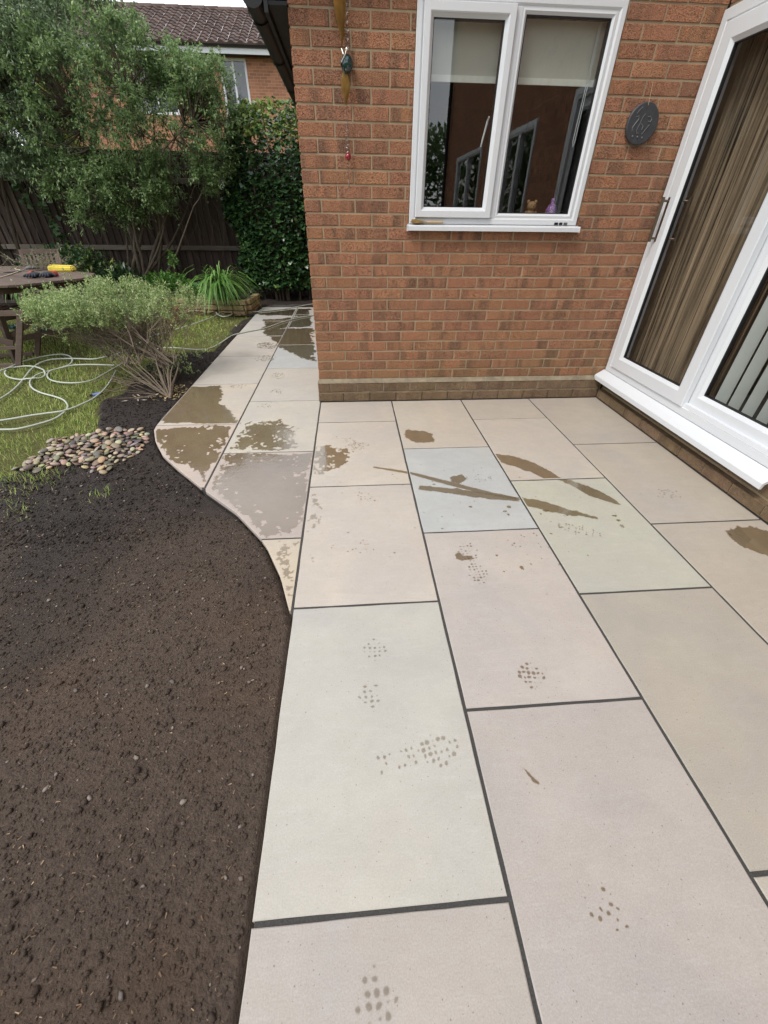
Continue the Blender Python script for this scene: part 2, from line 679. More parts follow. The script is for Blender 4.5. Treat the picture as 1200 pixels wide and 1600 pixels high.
def mat_fence():
    m, t = new_mat('fence_timber')
    k = N(t)
    P = k.pos()
    r = k.rnd()
    V = k.mapping(P, (16, 4, 0.9))
    g = k.noise(V, 1.6, 6, 0.7, 0.3)
    c = k.mix(g, (0.022, 0.016, 0.013), (0.095, 0.066, 0.052))
    worn = k.ramp(k.noise(k.mapping(P, (9, 3, 0.8), rot=(0, 0.12, 0)), 1.1, 6, 0.72), [(0.56, 0.0), (0.68, 1.0)])
    x = k.sep(P)[0]
    lf = k.math('MULTIPLY', k.math('SUBTRACT', -2.4, x), 0.55, clamp=True)
    c = k.mix(k.math('MULTIPLY', worn, k.math('ADD', 0.15, k.math('MULTIPLY', lf, 0.7))), c, (0.22, 0.18, 0.155))
    c = k.hsv(c, 0.5, 1.0, k.math('ADD', 0.7, k.math('MULTIPLY', r, 0.6)))
    k.out(c, 0.85, k.bump(g, 0.6, 0.004), 0.25)
    return m


def mat_upvc():
    m, t = new_mat('white_upvc')
    k = N(t)
    P = k.pos()
    c = k.mix(k.noise(P, 3, 3), (0.62, 0.64, 0.665), (0.68, 0.695, 0.71))
    gr = k.ramp(k.noise(P, 140, 3, 0.6), [(0.26, 0.6), (0.31, 0.0)])
    c = k.mix(gr, c, (0.35, 0.3, 0.24))
    st = k.ramp(k.noise(k.mapping(P, (6, 6, 1.2)), 2.0, 5, 0.7), [(0.55, 0.0), (0.8, 0.35)])
    c = k.mix(st, c, (0.6, 0.57, 0.5))
    k.out(c, 0.3, None, 0.5)
    return m


def mat_cloth_streak(name, a, b, sc=(1, 60, 0.6)):
    m, t = new_mat(name)
    k = N(t)
    P = k.pos()
    g = k.ramp(k.noise(k.mapping(P, sc), 2.2, 6, 0.75), [(0.36, 0.0), (0.66, 1.0)])
    k.out(k.mix(g, a, b), 0.9, k.bump(g, 0.4, 0.004), 0.1)
    return m


def mat_lawn():
    m, t = new_mat('lawn_ground')
    k = N(t)
    P = k.pos()
    c = k.mix(k.noise(P, 5, 5, 0.7), (0.09, 0.12, 0.03), (0.24, 0.21, 0.09))
    c = k.mix(k.ramp(k.noise(P, 60, 4, 0.7), [(0.35, 0.7), (0.6, 0.0)]), c, (0.04, 0.04, 0.015))
    k.out(c, 0.95, k.bump(k.noise(P, 120, 4, 0.7), 1.0, 0.02), 0.1)
    return m


BR = [s2l((c[0] * 1.13, c[1] * 1.14, c[2] * 1.12)) for c in ((150, 98, 74), (158, 104, 76), (166, 110, 82), (156, 102, 80), (168, 116, 84), (146, 94, 72), (162, 106, 82), (158, 108, 76), (138, 90, 72), (165, 112, 80))]
M = dict(
    dglass=mat_glass('door_glass', (0.88, 0.9, 0.9), 1.1),
    brick=mat_brick('facing_brick', BR, mossy=0.8),
    plinth=mat_brick('plinth_brick', [s2l(c) for c in ((160, 130, 102), (138, 112, 90), (168, 140, 112), (146, 118, 96))], mossy=0.5, dirt=0.45),
    mortar=mat_mortar(),
    fillet=simple('weathered_fillet', (0.24, 0.20, 0.14), 0.95, 0.1, var=0.7, scale=16, bump=0.9, bdist=0.006),
    stone=mat_stone(),
    wet=mat_wet(),
    drop=mat_wet(False),
    tread=mat_wet(False, (0.82, 0.75, 0.65), (0.92, 0.88, 0.82)),
    glass=mat_glass(),
    soil=mat_soil(),
    grout=simple('grout', (0.07, 0.067, 0.063), 0.9, 0.3, var=0.75, scale=260, bump=0.9, bdist=0.003),
    upvc=mat_upvc(),
    gasket=simple('black_gasket', (0.012, 0.012, 0.013), 0.5),
    black=simple('black_painted_eave', (0.010, 0.010, 0.011), 0.55, 0.4, var=0.4, scale=5),
    steel=simple('dull_steel', (0.30, 0.29, 0.27), 0.3, metal=1.0),
    bronze=simple('bronze_handle', (0.16, 0.12, 0.085), 0.32, metal=0.8),
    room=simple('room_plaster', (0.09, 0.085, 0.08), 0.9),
    pebble=mat_pebble(),
    fence=mat_fence(),
    rail=mat_wood('weathered_rail', (0.09, 0.075, 0.06), (0.26, 0.22, 0.18), axis=(1, 12, 12)),
    teak=mat_wood('garden_furniture_timber', (0.07, 0.048, 0.038), (0.17, 0.125, 0.10), axis=(3, 10, 10)),
    hose=simple('hose_rubber', (0.44, 0.47, 0.40), 0.45, var=0.15, scale=60, bump=0.3),
    bark=simple('bark', (0.10, 0.08, 0.058), 0.9, 0.2, var=0.5, scale=25, bump=0.8, bdist=0.004),
    twig=simple('pale_twig', (0.17, 0.135, 0.10), 0.85, 0.2, var=0.4, scale=30, bump=0.5),
    terracotta=simple('terracotta', (0.30, 0.115, 0.06), 0.8, 0.2, var=0.35, scale=14, bump=0.4),
    walling=simple('buff_walling_stone', (0.29, 0.215, 0.12), 0.9, 0.2, var=0.5, scale=18, bump=0.9, bdist=0.006),
    slate=simple('slate', (0.045, 0.045, 0.05), 0.55, 0.5, var=0.4, scale=40, bump=0.5),
    tile=mat_island('roof_tile', [(0.075, 0.05, 0.043), (0.11, 0.075, 0.065), (0.09, 0.065, 0.057), (0.14, 0.10, 0.085)], 0.9, 0.2, bump=0.5),
    lawn=mat_lawn(),
)

# =================================================================== THE PAVING
WX = 2.50
EDGE_PX = [(455, 965), (447, 935), (438, 900), (417, 855), (407, 841), (369, 801), (318, 765), (276, 731), (254, 711), (243, 690), (240.5, 672), (252, 651)]
_e = [ground(*q) for q in EDGE_PX]
EY = [-9.0, -2.42] + [q[1] for q in _e] + [0.05, 9.0]
EX = [0.004, 0.004] + [q[0] for q in _e] + [-1.225, -1.215]


def edge_x(y):
    return np.interp(y, EY, EX)


def slab_poly(x0, x1, y0, y1):
    g = 0.0055
    x0, x1, y0, y1 = x0 + g, x1 - g, y0 + g, y1 - g
    ys = np.arange(y0, y1, 0.03).tolist() + [y1]
    left = [(max(x0, float(edge_x(y))), y) for y in ys if edge_x(y) < x1 - 0.004]
    if len(left) < 2:
        return None
    if all(abs(q[0] - x0) < 1e-6 for q in left):
        left = [left[0], left[-1]]
    else:
        left = [q for i, q in enumerate(left) if i in (0, len(left) - 1) or not (abs(left[i - 1][0] - x0) < 1e-6 and abs(left[i + 1][0] - x0) < 1e-6)]
    return [(x1, left[0][1]), (x1, left[-1][1])] + left[::-1]


def slab_mesh(name, poly, parent, col, dz, label=None):
    if len(poly) == 4:
        pp_ = []
        for a, b in zip(poly, poly[1:] + poly[:1]):
            m_n = max(2, int(math.hypot(b[0] - a[0], b[1] - a[1]) / 0.07))
            nx_, ny_ = -(b[1] - a[1]), b[0] - a[0]
            ll = math.hypot(nx_, ny_)
            for i in range(m_n):
                j_ = random.uniform(-0.0009, 0.0009) if i else 0.0
                pp_.append((a[0] + (b[0] - a[0]) * i / m_n + nx_ / ll * j_, a[1] + (b[1] - a[1]) * i / m_n + ny_ / ll * j_))
        poly = pp_
    poly = poly[::-1] if sum(a[0] * b[1] - b[0] * a[1] for a, b in zip(poly, poly[1:] + poly[:1])) < 0 else poly
    n = len(poly)
    rnd = [random.uniform(-0.0008, 0.0008) for _ in poly]
    ins = []
    for i in range(n):
        a, b, c = Vector(poly[i - 1]), Vector(poly[i]), Vector(poly[(i + 1) % n])
        d1, d2 = (b - a).normalized(), (c - b).normalized()
        nn = Vector((-d1.y - d2.y, d1.x + d2.x))
        if nn.length < 1e-5:
            nn = Vector((-d1.y, d1.x))
        nn.normalize()
        ins.append(b + nn * (0.0022 + rnd[i]))
    vs = [(x, y, -0.022 + dz) for x, y in poly] + [(x, y, -0.0018 + dz) for x, y in poly] + [(q.x, q.y, dz) for q in ins]
    fs = [tuple(range(2 * n, 3 * n))] + [tuple(range(n - 1, -1, -1))]
    for i in range(n):
        j = (i + 1) % n
        fs += [(i, j, n + j, n + i), (n + i, n + j, 2 * n + j, 2 * n + i)]
    o = MB().add(vs, fs).build(name, M['stone'], parent)
    gcol = sum(col) / 3
    o.color = (*[0.85 * q for q in s2l([gcol + (q - gcol) * 0.92 for q in col])], 1)
    if label:
        o['label'] = label
    return o


patio_poly = [(WX, -6.5), (WX, 0.1), (0.02, 0.1), (0.02, 4.6), (-1.21, 4.6)]
_ys = np.arange(4.5, -6.5, -0.05)
patio_poly += [(float(edge_x(y)) + 0.006, float(y)) for y in _ys] + [(0.01, -6.5)]
patio = MB().prism(patio_poly, -0.06, -0.0035).build('patio', M['grout'])
tag(patio, 'sandstone patio and path with dark grouted joints', kind='structure')

BEIGE, TAN, PINK, GREEN, BLUE, MAUVE = (192, 179, 163), (176, 162, 144), (178, 166, 157), (182, 182, 168), (176, 180, 178), (168, 150, 142)
rowsA = [0, -0.465, -1.38, -2.295, -3.215, -4.13, -5.045]
rowsB = [0, -0.93, -1.845, -2.76, -3.675, -4.59]
P61 = 0.61
cols = {  # front rows toned darker: falloff towards the viewer is put into these colours
    1: (0, P61, rowsA, [(188, 175, 159), (193, 181, 165), (190, 177, 163), (180, 176, 164), (164, 152, 141), TAN]),
    2: (P61, 2 * P61, rowsB, [(190, 176, 157), BLUE, (179, 167, 158), (165, 153, 145), PINK]),
    3: (2 * P61, 3 * P61, rowsA, [(180, 166, 149), (190, 176, 159), (180, 178, 157), (162, 150, 131), (172, 160, 142), TAN]),
    4: (3 * P61, 2.455, rowsB, [(176, 161, 143), (176, 161, 141), (172, 158, 138), TAN, TAN]),
    0: (-P61, 0, [4.3, 3.66, 2.745, 1.835, 0.918, 0.0, -0.93, -1.845, -2.76], [(178, 174, 165), (172, 174, 170), (186, 170, 152), (178, 182, 180), (184, 176, 163), (188, 179, 162), (176, 156, 143), (190, 172, 146)]),
    -1: (-1.222, -P61, [4.3, 3.2, 2.29, 1.375, 0.455, -0.455, -1.38], [(172, 168, 160), (184, 178, 168), (186, 175, 160), (188, 180, 167), (190, 176, 156), (186, 164, 148)]),
}
SLABN = {('1', 3): 'pale grey-green paving slab', ('2', 1): 'blue-grey paving slab', ('2', 2): 'pink paving slab', ('3', 2): 'yellow-green paving slab'}
slabs = []
for ci, (x0, x1, rows, tones) in cols.items():
    for ri in range(len(rows) - 1):
        ya, yb = rows[ri + 1], rows[ri]
        xx1 = x1
        if ci == 0 and ya >= -0.01:
            xx1 = -0.012
        yb2 = yb if yb != 0 or ci in (0,) else -0.046
        pl = slab_poly(x0, xx1, ya, yb2)
        if pl:
            slabs.append(slab_mesh('paving_slab', pl, patio, tones[ri], random.uniform(-0.0006, 0.0006), SLABN.get((str(ci), ri))))
# slabs behind the camera to finish the terrace
for ci in range(1, 5):
    x0, x1 = cols[ci][0], cols[ci][1]
    y = cols[ci][2][-1]
    slabs.append(slab_mesh('paving_slab', slab_poly(x0, x1, max(y - 0.915, -6.4), y), patio, TAN, 0.0))

# =================================================================== THE HOUSE
house = thing('brick_house', 'orange brick house with white window, patio door and black eave beside the paving', 'house')
HX0, HX1, HZ0, HZ1 = 0.705, 1.905, 1.23, 2.28
wm = MB()
wm.box(0.006, HX0, 0.0045, 0.1, -0.02, 2.72)
wm.box(HX1, WX - 0.004, 0.0045, 0.1, -0.02, 2.72)
wm.box(HX0, HX1, 0.0045, 0.1, -0.02, HZ0)
wm.box(HX0, HX1, 0.0045, 0.1, HZ1, 2.72)
wall = wm.build('wall', M['mortar'], house)

_bc = {}


def brick_mesh(w, h, d, key, mat):
    kk = (round(w, 3), round(h, 3), round(d, 3), key, mat.name)
    if kk in _bc:
        return _bc[kk]
    mb = MB().box(-w / 2, w / 2, 0, d, -h / 2, h / 2)
    me = bpy.data.meshes.new('brick')
    me.from_pydata(mb.v, [], mb.f)
    bm = bmesh.new()
    bm.from_mesh(me)
    front = [e for e in bm.edges if all(v.co.y < 1e-6 for v in e.verts)]
    bmesh.ops.bevel(bm, geom=front, offset=0.0035, segments=1, affect='EDGES')
    rr = random.Random(key)
    for v in bm.verts:
        v.co.x += rr.uniform(-0.0012, 0.0012)
        v.co.z += rr.uniform(-0.0012, 0.0012)
        if v.co.y < 0.01:
            v.co.y += rr.uniform(-0.0012, 0.0012)
    bm.to_mesh(me)
    bm.free()
    me.materials.append(mat)
    _bc[kk] = me
    return me


def put_brick(x0, x1, z0, z1, parent, mat, y=0.0, d=0.06, xf=None):
    w_, h_ = x1 - x0, z1 - z0
    o = bpy.data.objects.new('brick', brick_mesh(w_, h_, d, random.randrange(5), mat))
    link(o, parent)
    dy = random.uniform(-0.001, 0.001)
    if xf is None:
        o.location = ((x0 + x1) / 2, y + dy, (z0 + z1) / 2)
    else:
        o.location, o.rotation_euler = xf((x0 + x1) / 2, y + dy, (z0 + z1) / 2)
    return o


front, front_rest = [], []
for kc in range(0, 34):
    za, zb = 0.185 + 0.075 * kc, 0.25 + 0.075 * kc
    if zb > 2.7:
        break
    offs = 0.1125 if kc % 2 else 0.225
    xs = [0.0] + [offs + 0.225 * i for i in range(12) if offs + 0.225 * i < WX - 0.03] + [WX]
    for a, b in zip(xs, xs[1:]):
        a2, b2 = (a + 0.005 if a > 0 else 0.0), b - 0.005
        segs = [(a2, b2)]
        if za > HZ0 - 0.01 and zb < HZ1 + 0.01:
            segs = []
            if a2 < HX0:
                segs.append((a2, min(b2, HX0)))
            if b2 > HX1:
                segs.append((max(a2, HX1), b2))
        for s in segs:
            if s[1] - s[0] < 0.02:
                continue
            (front if za < 2.26 and len(front) < 262 else front_rest).append((s[0], s[1], za, zb))
for q in front:
    put_brick(*q, wall, M['brick'])
# plinth courses on the back wall
for kc, yy, offs in ((0, -0.04, 0.2), (1, -0.03, 0.09)):
    za, zb = (0.002, 0.074) if kc == 0 else (0.083, 0.152)
    xs = [-0.012] + [offs + 0.225 * i for i in range(12) if offs + 0.225 * i < WX - 0.05] + [WX - 0.042]
    for a, b in zip(xs, xs[1:]):
        put_brick(a + (0.004 if a > 0 else 0), b - 0.004, za, zb, wall, M['plinth'], y=yy, d=0.05)
# mortar bed behind the plinth, and the weathered fillet on top of it
fb = MB().box(-0.004, WX - 0.045, -0.026, 0.004, 0.0, 0.15)
fb.add([(-0.014, -0.031, 0.154), (WX - 0.04, -0.031, 0.154), (WX - 0.04, 0.003, 0.154), (-0.014, 0.003, 0.154),
        (-0.014, -0.022, 0.163), (WX - 0.04, -0.022, 0.163), (WX - 0.04, 0.003, 0.183), (-0.002, 0.003, 0.183)],
       [(0, 3, 2, 1), (4, 5, 6, 7), (0, 1, 5, 4), (1, 2, 6, 5), (2, 3, 7, 6), (3, 0, 4, 7)])
fb.build('mortar_fillet', M['fillet'], wall)


def wing_xf(cx, cy, cz):
    return (WX + cy, -cx, cz), (0, 0, -math.pi / 2)


# side wing: its face stands on X = 2.50 and runs towards and past the camera
DY0, DY1, DZ0, DZ1 = -0.005, -1.83, 0.155, 2.262
W2 = (-2.75, -3.85, 0.155, 2.2)
W3 = (-5.15, -6.95, 1.0, 2.2)
wg = MB()
XC = WX + 0.0045
XB = WX + 0.22
for (ya, yb, za, zb) in ((DY0, DY1, -0.02, DZ0), (DY0, DY1, DZ1, 5.2), (DY1, W2[0], -0.02, 5.2), (W2[0], W2[1], -0.02, W2[2]), (W2[0], W2[1], W2[3], 5.2),
                         (W2[1], W3[0], -0.02, 5.2), (W3[0], W3[1], -0.02, W3[2]), (W3[0], W3[1], W3[3], 5.2), (W3[1], -8.0, -0.02, 5.2)):
    wg.box(XC, XB, yb, ya, za, zb)
wing = wg.build('wing_wall', M['mortar'], house)
# bricks of the wing: those below the door sill can be told apart
cnt = 0
for kc, (za, zb, xx, mt) in enumerate(((0.002, 0.072, -0.042, 'plinth'), (0.085, 0.15, 0.0, 'plinth'))):
    offs = 0.02 if kc == 0 else 0.13
    xs = [0.043 if kc == 0 else 0.006] + [offs + 0.225 * i for i in range(1, 10)]
    for a, b in zip(xs, xs[1:]):
        put_brick(a + 0.004, b - 0.004, za, zb, wing, M[mt], y=xx, d=0.06, xf=wing_xf)
rest = MB()
for kc, (za, zb, xx) in enumerate(((0.002, 0.072, -0.042), (0.085, 0.15, 0.0))):
    for i in range(10, 28):
        a = (0.02 if kc == 0 else 0.13) + 0.225 * (i - 1) + 0.004
        rest.box(WX + xx + random.uniform(-0.001, 0.001), WX + 0.03, -a - 0.217, -a, za, zb)
o = rest.build('brick', M['plinth'], wing)
o['kind'] = 'stuff'
MB().box(WX - 0.034, WX + 0.0, -6.4, -0.03, 0.0, 0.066).build('mortar_fillet', M['mortar'], wing)
rest = MB()
for kc in range(0, 66):
    za, zb = 0.185 + 0.075 * kc, 0.25 + 0.075 * kc
    if kc == -1:
        continue
    offs = 0.1125 if kc % 2 else 0.0
    for i in range(36):
        a, b = offs + 0.225 * i + 0.005, offs + 0.225 * (i + 1) - 0.005
        a = max(a, 0.006)
        b = min(b, 8.0)
        segs = [(a, b)]
        for (ya, yb, z0, z1) in ((DY0, DY1, DZ0, DZ1), W2, W3):
            if zb > z0 + 0.01 and za < z1 - 0.01:
                ns = []
                for s in segs:
                    if s[0] < -ya:
                        ns.append((s[0], min(s[1], -ya)))
                    if s[1] > -yb:
                        ns.append((max(s[0], -yb), s[1]))
                segs = ns
        for s in segs:
            if s[1] - s[0] > 0.02 and zb < 5.15:
                rest.box(WX + random.uniform(-0.001, 0.001), WX + 0.05, -s[1], -s[0], za, zb)
o = rest.build('brick', M['brick'], wing)
o['kind'] = 'stuff'
rest = MB()
for q in front_rest:
    rest.box(q[0], q[1], 0, 0.06, q[2], q[3])
o = rest.build('brick', M['brick'], wall)
o['kind'] = 'stuff'
# flank of the rear part, along the path
sw = MB().box(0.0045, 0.1, 0.101, 5.6, -0.02, 2.18)
side = sw.build('side_wall', M['mortar'], house)
rest = MB()
for kc in range(-2, 26):
    za, zb = 0.185 + 0.075 * kc, 0.25 + 0.075 * kc
    offs = 0.0 if kc % 2 else 0.1125
    for i in range(-1, 25):
        a, b = max(0.108 + 0 * i, offs + 0.225 * i + 0.005), min(5.6, offs + 0.225 * (i + 1) - 0.005)
        if b - a > 0.03:
            xx = -0.012 if kc < 0 else 0.0
            rest.box(xx + random.uniform(-0.001, 0.001), 0.05, a, b, za, zb)
o = rest.build('brick', M['brick'], side)
o['kind'] = 'stuff'

# ---- eave along the flank: black soffit, fascia, half-round gutter with union brackets
ev = MB().box(-0.10, 0.0, -0.02, 5.7, 2.20, 2.215).build('soffit', M['black'], house)
MB().box(-0.122, -0.101, -0.03, 5.7, 2.17, 2.36).build('fascia', M['black'], house)
gp = []
g_ = MB()
for seg_ in ((-0.02, 5.65),):
    ring = []
    for y in seg_:
        ring.append([(-0.180 + 0.058 * math.cos(a), y, 2.245 + 0.058 * math.sin(a)) for a in np.linspace(math.pi, 2 * math.pi, 13)]
                    + [(-0.180 + 0.054 * math.cos(a), y, 2.245 + 0.054 * math.sin(a)) for a in np.linspace(2 * math.pi, math.pi, 13)])
    n = 26
    g_.add(ring[0] + ring[1], [(i, (i + 1) % n, n + (i + 1) % n, n + i) for i in range(n)] + [tuple(range(n)), tuple(range(2 * n - 1, n - 1, -1))])
g_.add([(-0.180 + 0.062 * math.cos(a), yy, 2.245 + 0.062 * math.sin(a)) for yy in (-0.024, -0.0205) for a in np.linspace(0, 2 * math.pi, 17)[:-1]], [tuple(range(16)), tuple(range(31, 15, -1))] + [(i, (i + 1) % 16, 16 + (i + 1) % 16, 16 + i) for i in range(16)])
gut = g_.build('gutter', M['black'], house, smooth=False)
for y in (0.25, 1.05, 1.9, 2.9, 4.0, 5.1):
    b_ = MB()
    ra = [(-0.180 + 0.066 * math.cos(a), y - 0.03, 2.245 + 0.066 * math.sin(a)) for a in np.linspace(math.pi, 2 * math.pi, 9)] + [(-0.123, y - 0.03, 2.30), (-0.123, y - 0.03, 2.2)]
    rb = [(x, y + 0.03, z) for x, _, z in ra]
    n = len(ra)
    b_.add(ra + rb, [(i, (i + 1) % n, n + (i + 1) % n, n + i) for i in range(n)])
    b_.build('gutter_bracket', M['black'], gut)
# roofs
rf = MB()
rf.add([(-0.16, -0.12, 2.33), (WX, -0.12, 2.9), (WX, 5.8, 2.9), (-0.16, 5.8, 2.33), (-0.16, -0.12, 2.37), (WX, -0.12, 2.94), (WX, 5.8, 2.94), (-0.16, 5.8, 2.37)],
       [(0, 3, 2, 1), (4, 5, 6, 7), (0, 1, 5, 4), (1, 2, 6, 5), (2, 3, 7, 6), (3, 0, 4, 7)])
rf.box(WX - 0.35, WX + 6, -8.4, 6, 5.2, 5.35)
rf.build('roof', M['black'], house)
MB().box(XB, WX + 6, -0.02, 6, 0, 5.19).box(0.101, XB - 0.001, 5.58, 5.6, 0, 2.2).build('rear_wall', M['mortar'], house)


# ---- frames
def ring(mb, a0, a1, z0, z1, prof):
    """mitred ring; prof = [(inset, depth)], depth positive towards the viewer"""
    n = len(prof)
    vs = []
    for (ca, cz, sa, sz) in ((a0, z0, 1, 1), (a1, z0, -1, 1), (a1, z1, -1, -1), (a0, z1, 1, -1)):
        for ins, dep in prof:
            vs.append((ca + sa * ins, -dep, cz + sz * ins))
    fs = []
    for c in range(4):
        d = (c + 1) % 4
        for i in range(n):
            j = (i + 1) % n
            fs.append((c * n + i, d * n + i, d * n + j, c * n + j))
    return mb.add(vs, fs)


def prof_frame(w_, d0, d1, ch=0.008):
    return [(0, d0), (0, d1 - 0.003), (0.003, d1), (w_ * 0.62, d1), (w_ * 0.62 + 0.006, d1 - 0.004), (w_ - ch, d1 - 0.007), (w_, d1 - 0.007 - ch), (w_, d0)]


def to_wing(x, y, z):
    # local a -> -Y, depth -> +X
    return (WX + y, -x, z)


win = bpy.data.objects.new('window', None)
link(win, house)
fm = MB()
ring(fm, HX0 + 0.002, HX1 - 0.004, HZ0 + 0.022, HZ1 + 0.0, prof_frame(0.045, -0.055, 0.012))
fm.box(1.262, 1.30, -0.009, 0.054, HZ0 + 0.06, HZ1 - 0.04)
fm.build('frame', M['upvc'], win)
sm_ = MB()
ring(sm_, 0.745, 1.265, 1.288, 2.243, prof_frame(0.058, -0.035, 0.030, 0.016))
sa = sm_.build('casement', M['upvc'], win)
bd = MB()
ring(bd, 1.296, 1.862, 1.283, 2.247, [(0, -0.05), (0, 0.004), (0.02, 0.007), (0.034, -0.006), (0.036, -0.05)])
bd.build('glazing_bead', M['upvc'], win)
gk = MB()
ring(gk, 0.800, 1.210, 1.343, 2.188, [(0, -0.03), (0, 0.0085), (0.0055, 0.0075), (0.0055, -0.03)])
gk.build('gasket', M['gasket'], sa)
gk = MB()
ring(gk, 1.329, 1.829, 1.316, 2.214, [(0, -0.045), (0, -0.004), (0.0055, -0.005), (0.0055, -0.045)])
gk.build('gasket', M['gasket'], win)
MB().add([(0.803, 0, 1.346), (1.207, 0, 1.346), (1.207, 0, 2.185), (0.803, 0, 2.185)], [(0, 1, 2, 3)]).build('pane', M['glass'], sa)
MB().add([(1.332, 0.014, 1.319), (1.826, 0.014, 1.319), (1.826, 0.014, 2.211), (1.332, 0.014, 2.211)], [(0, 1, 2, 3)]).build('pane', M['glass'], win)
cb = MB()
cp = [(-0.052, 1.214), (-0.052, 1.238), (-0.046, 1.244), (0.01, 1.2515), (0.05, 1.2515), (0.05, 1.2375), (-0.03, 1.2315), (-0.044, 1.214)]
n = len(cp)
cb.add([(0.697, y, z) for y, z in cp] + [(1.915, y, z) for y, z in cp], [(i, n + i, n + (i + 1) % n, (i + 1) % n) for i in range(n)] + [tuple(range(n)), tuple(range(2 * n - 1, n - 1, -1))])
cb.build('sill', M['upvc'], win)
MB().box(0.692, 0.6969, -0.054, 0.003, 1.21, 1.2455).box(1.9151, 1.92, -0.054, 0.003, 1.21, 1.2455).build('sill_end_cap', M['upvc'], win)
# small vent slots packers at the right foot of the window
MB().box(1.74, 1.768, -0.012, -0.004, 1.2525, 1.268).box(1.775, 1.80, -0.012, -0.004, 1.2525, 1.268).box(1.808, 1.835, -0.013, -0.004, 1.2525, 1.268).build('drain_cover', simple('drain_grey', (0.09, 0.085, 0.07), 0.6), win)
# casement handle seen through the left pane
MB().tube([(1.192, 0.03, 1.80), (1.188, 0.045, 1.78), (1.17, 0.05, 1.69), (1.165, 0.05, 1.66)], [0.006, 0.007, 0.006, 0.004], 6).build('handle', simple('white_handle', (0.8, 0.8, 0.8), 0.3), sa)

# rooms behind the glass
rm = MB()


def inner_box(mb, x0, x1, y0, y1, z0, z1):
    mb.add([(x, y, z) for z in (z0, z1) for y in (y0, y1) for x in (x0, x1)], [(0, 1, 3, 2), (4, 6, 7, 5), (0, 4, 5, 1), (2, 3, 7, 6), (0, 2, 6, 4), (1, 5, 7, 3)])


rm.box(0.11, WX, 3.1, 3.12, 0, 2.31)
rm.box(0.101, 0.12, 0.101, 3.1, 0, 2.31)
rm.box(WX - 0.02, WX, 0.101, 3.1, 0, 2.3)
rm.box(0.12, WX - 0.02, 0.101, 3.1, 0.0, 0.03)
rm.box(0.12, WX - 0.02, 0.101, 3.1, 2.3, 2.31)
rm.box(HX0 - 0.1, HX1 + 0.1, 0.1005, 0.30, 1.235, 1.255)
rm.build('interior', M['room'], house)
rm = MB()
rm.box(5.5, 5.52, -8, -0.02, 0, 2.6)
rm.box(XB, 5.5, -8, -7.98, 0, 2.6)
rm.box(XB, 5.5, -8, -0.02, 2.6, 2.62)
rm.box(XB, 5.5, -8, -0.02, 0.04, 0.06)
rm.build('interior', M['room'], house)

# ---- patio door
door = bpy.data.objects.new('patio_door', None)
link(door, house)
fm = MB()
ring(fm, 0.018, 1.815, 0.236, 2.258, [(0, -0.09), (0, 0.026), (0.004, 0.03), (0.05, 0.03), (0.054, 0.026), (0.078, 0.022), (0.078, -0.09)])
fm.map(to_wing).build('frame', M['upvc'], door)


def door_sash(a0, a1, dep, name_):
    s = MB()
    ring(s, a0, a1, 0.290, 2.195, [(0, dep - 0.04), (0, dep - 0.004), (0.004, dep), (0.078, dep), (0.1, dep - 0.016), (0.1, dep - 0.04)])
    so_ = s.map(to_wing).build(name_, M['upvc'], door)
    g = MB()
    ring(g, a0 + 0.0995, a1 - 0.0995, 0.3895, 2.0955, [(0, dep - 0.038), (0, dep - 0.0165), (0.007, dep - 0.018), (0.007, dep - 0.038)])
    g.map(to_wing).build('gasket', M['gasket'], so_)
    MB().add([(a, -dep + 0.026, z) for a, z in ((a0 + 0.105, 0.395), (a1 - 0.105, 0.395), (a1 - 0.105, 2.09), (a0 + 0.105, 2.09))], [(0, 1, 2, 3)]).map(to_wing).build('pane', M['dglass'], so_)
    return so_


s1 = door_sash(0.098, 0.985, 0.042, 'sliding_sash')
s2 = door_sash(0.955, 1.79, -0.004, 'sliding_sash')
# pull handle on the far stile
hb = MB()
hb.tube([(0.118, -0.085, 1.165), (0.118, -0.085, 1.415)], 0.011, 8)
hb.tube([(0.118, -0.042, 1.185), (0.118, -0.085, 1.185)], 0.007, 8)
hb.tube([(0.118, -0.042, 1.395), (0.118, -0.085, 1.395)], 0.007, 8)
hb.box(0.108, 0.128, -0.044, -0.040, 1.165, 1.415)
hb.map(to_wing).build('handle', M['bronze'], s1, smooth=False)
hb = MB()
hb.tube([(0.20, 0.05, 1.165), (0.20, 0.05, 1.415)], 0.012, 8)
hb.tube([(0.17, 0.0, 1.185), (0.20, 0.05, 1.185)], 0.006, 8)
hb.tube([(0.17, 0.0, 1.395), (0.20, 0.05, 1.395)], 0.006, 8)
hb.map(to_wing).build('inner_handle', M['bronze'], s1)
# lower track and projecting sill
tr = MB()
tr.box(0.04, 1.79, -0.03, 0.07, 0.2365, 0.30)
cp = [(-0.10, 0.156), (-0.10, 0.188), (-0.094, 0.195), (-0.032, 0.2345), (0.05, 0.2345), (0.05, 0.221), (-0.03, 0.213), (-0.084, 0.182), (-0.088, 0.156)]
n = len(cp)
cb = MB().add([(0.006, y, z) for y, z in cp] + [(1.785, y, z) for y, z in cp], [(i, n + i, n + (i + 1) % n, (i + 1) % n) for i in range(n)] + [tuple(range(n)), tuple(range(2 * n - 1, n - 1, -1))])
cb.map(to_wing).build('sill', M['upvc'], door)
MB().box(1.05, 1.79, -0.0285, -0.010, 0.259, 0.2885).map(to_wing).build('track', simple('grimy_track', (0.10, 0.09, 0.085), 0.6, var=0.7, scale=20), door)
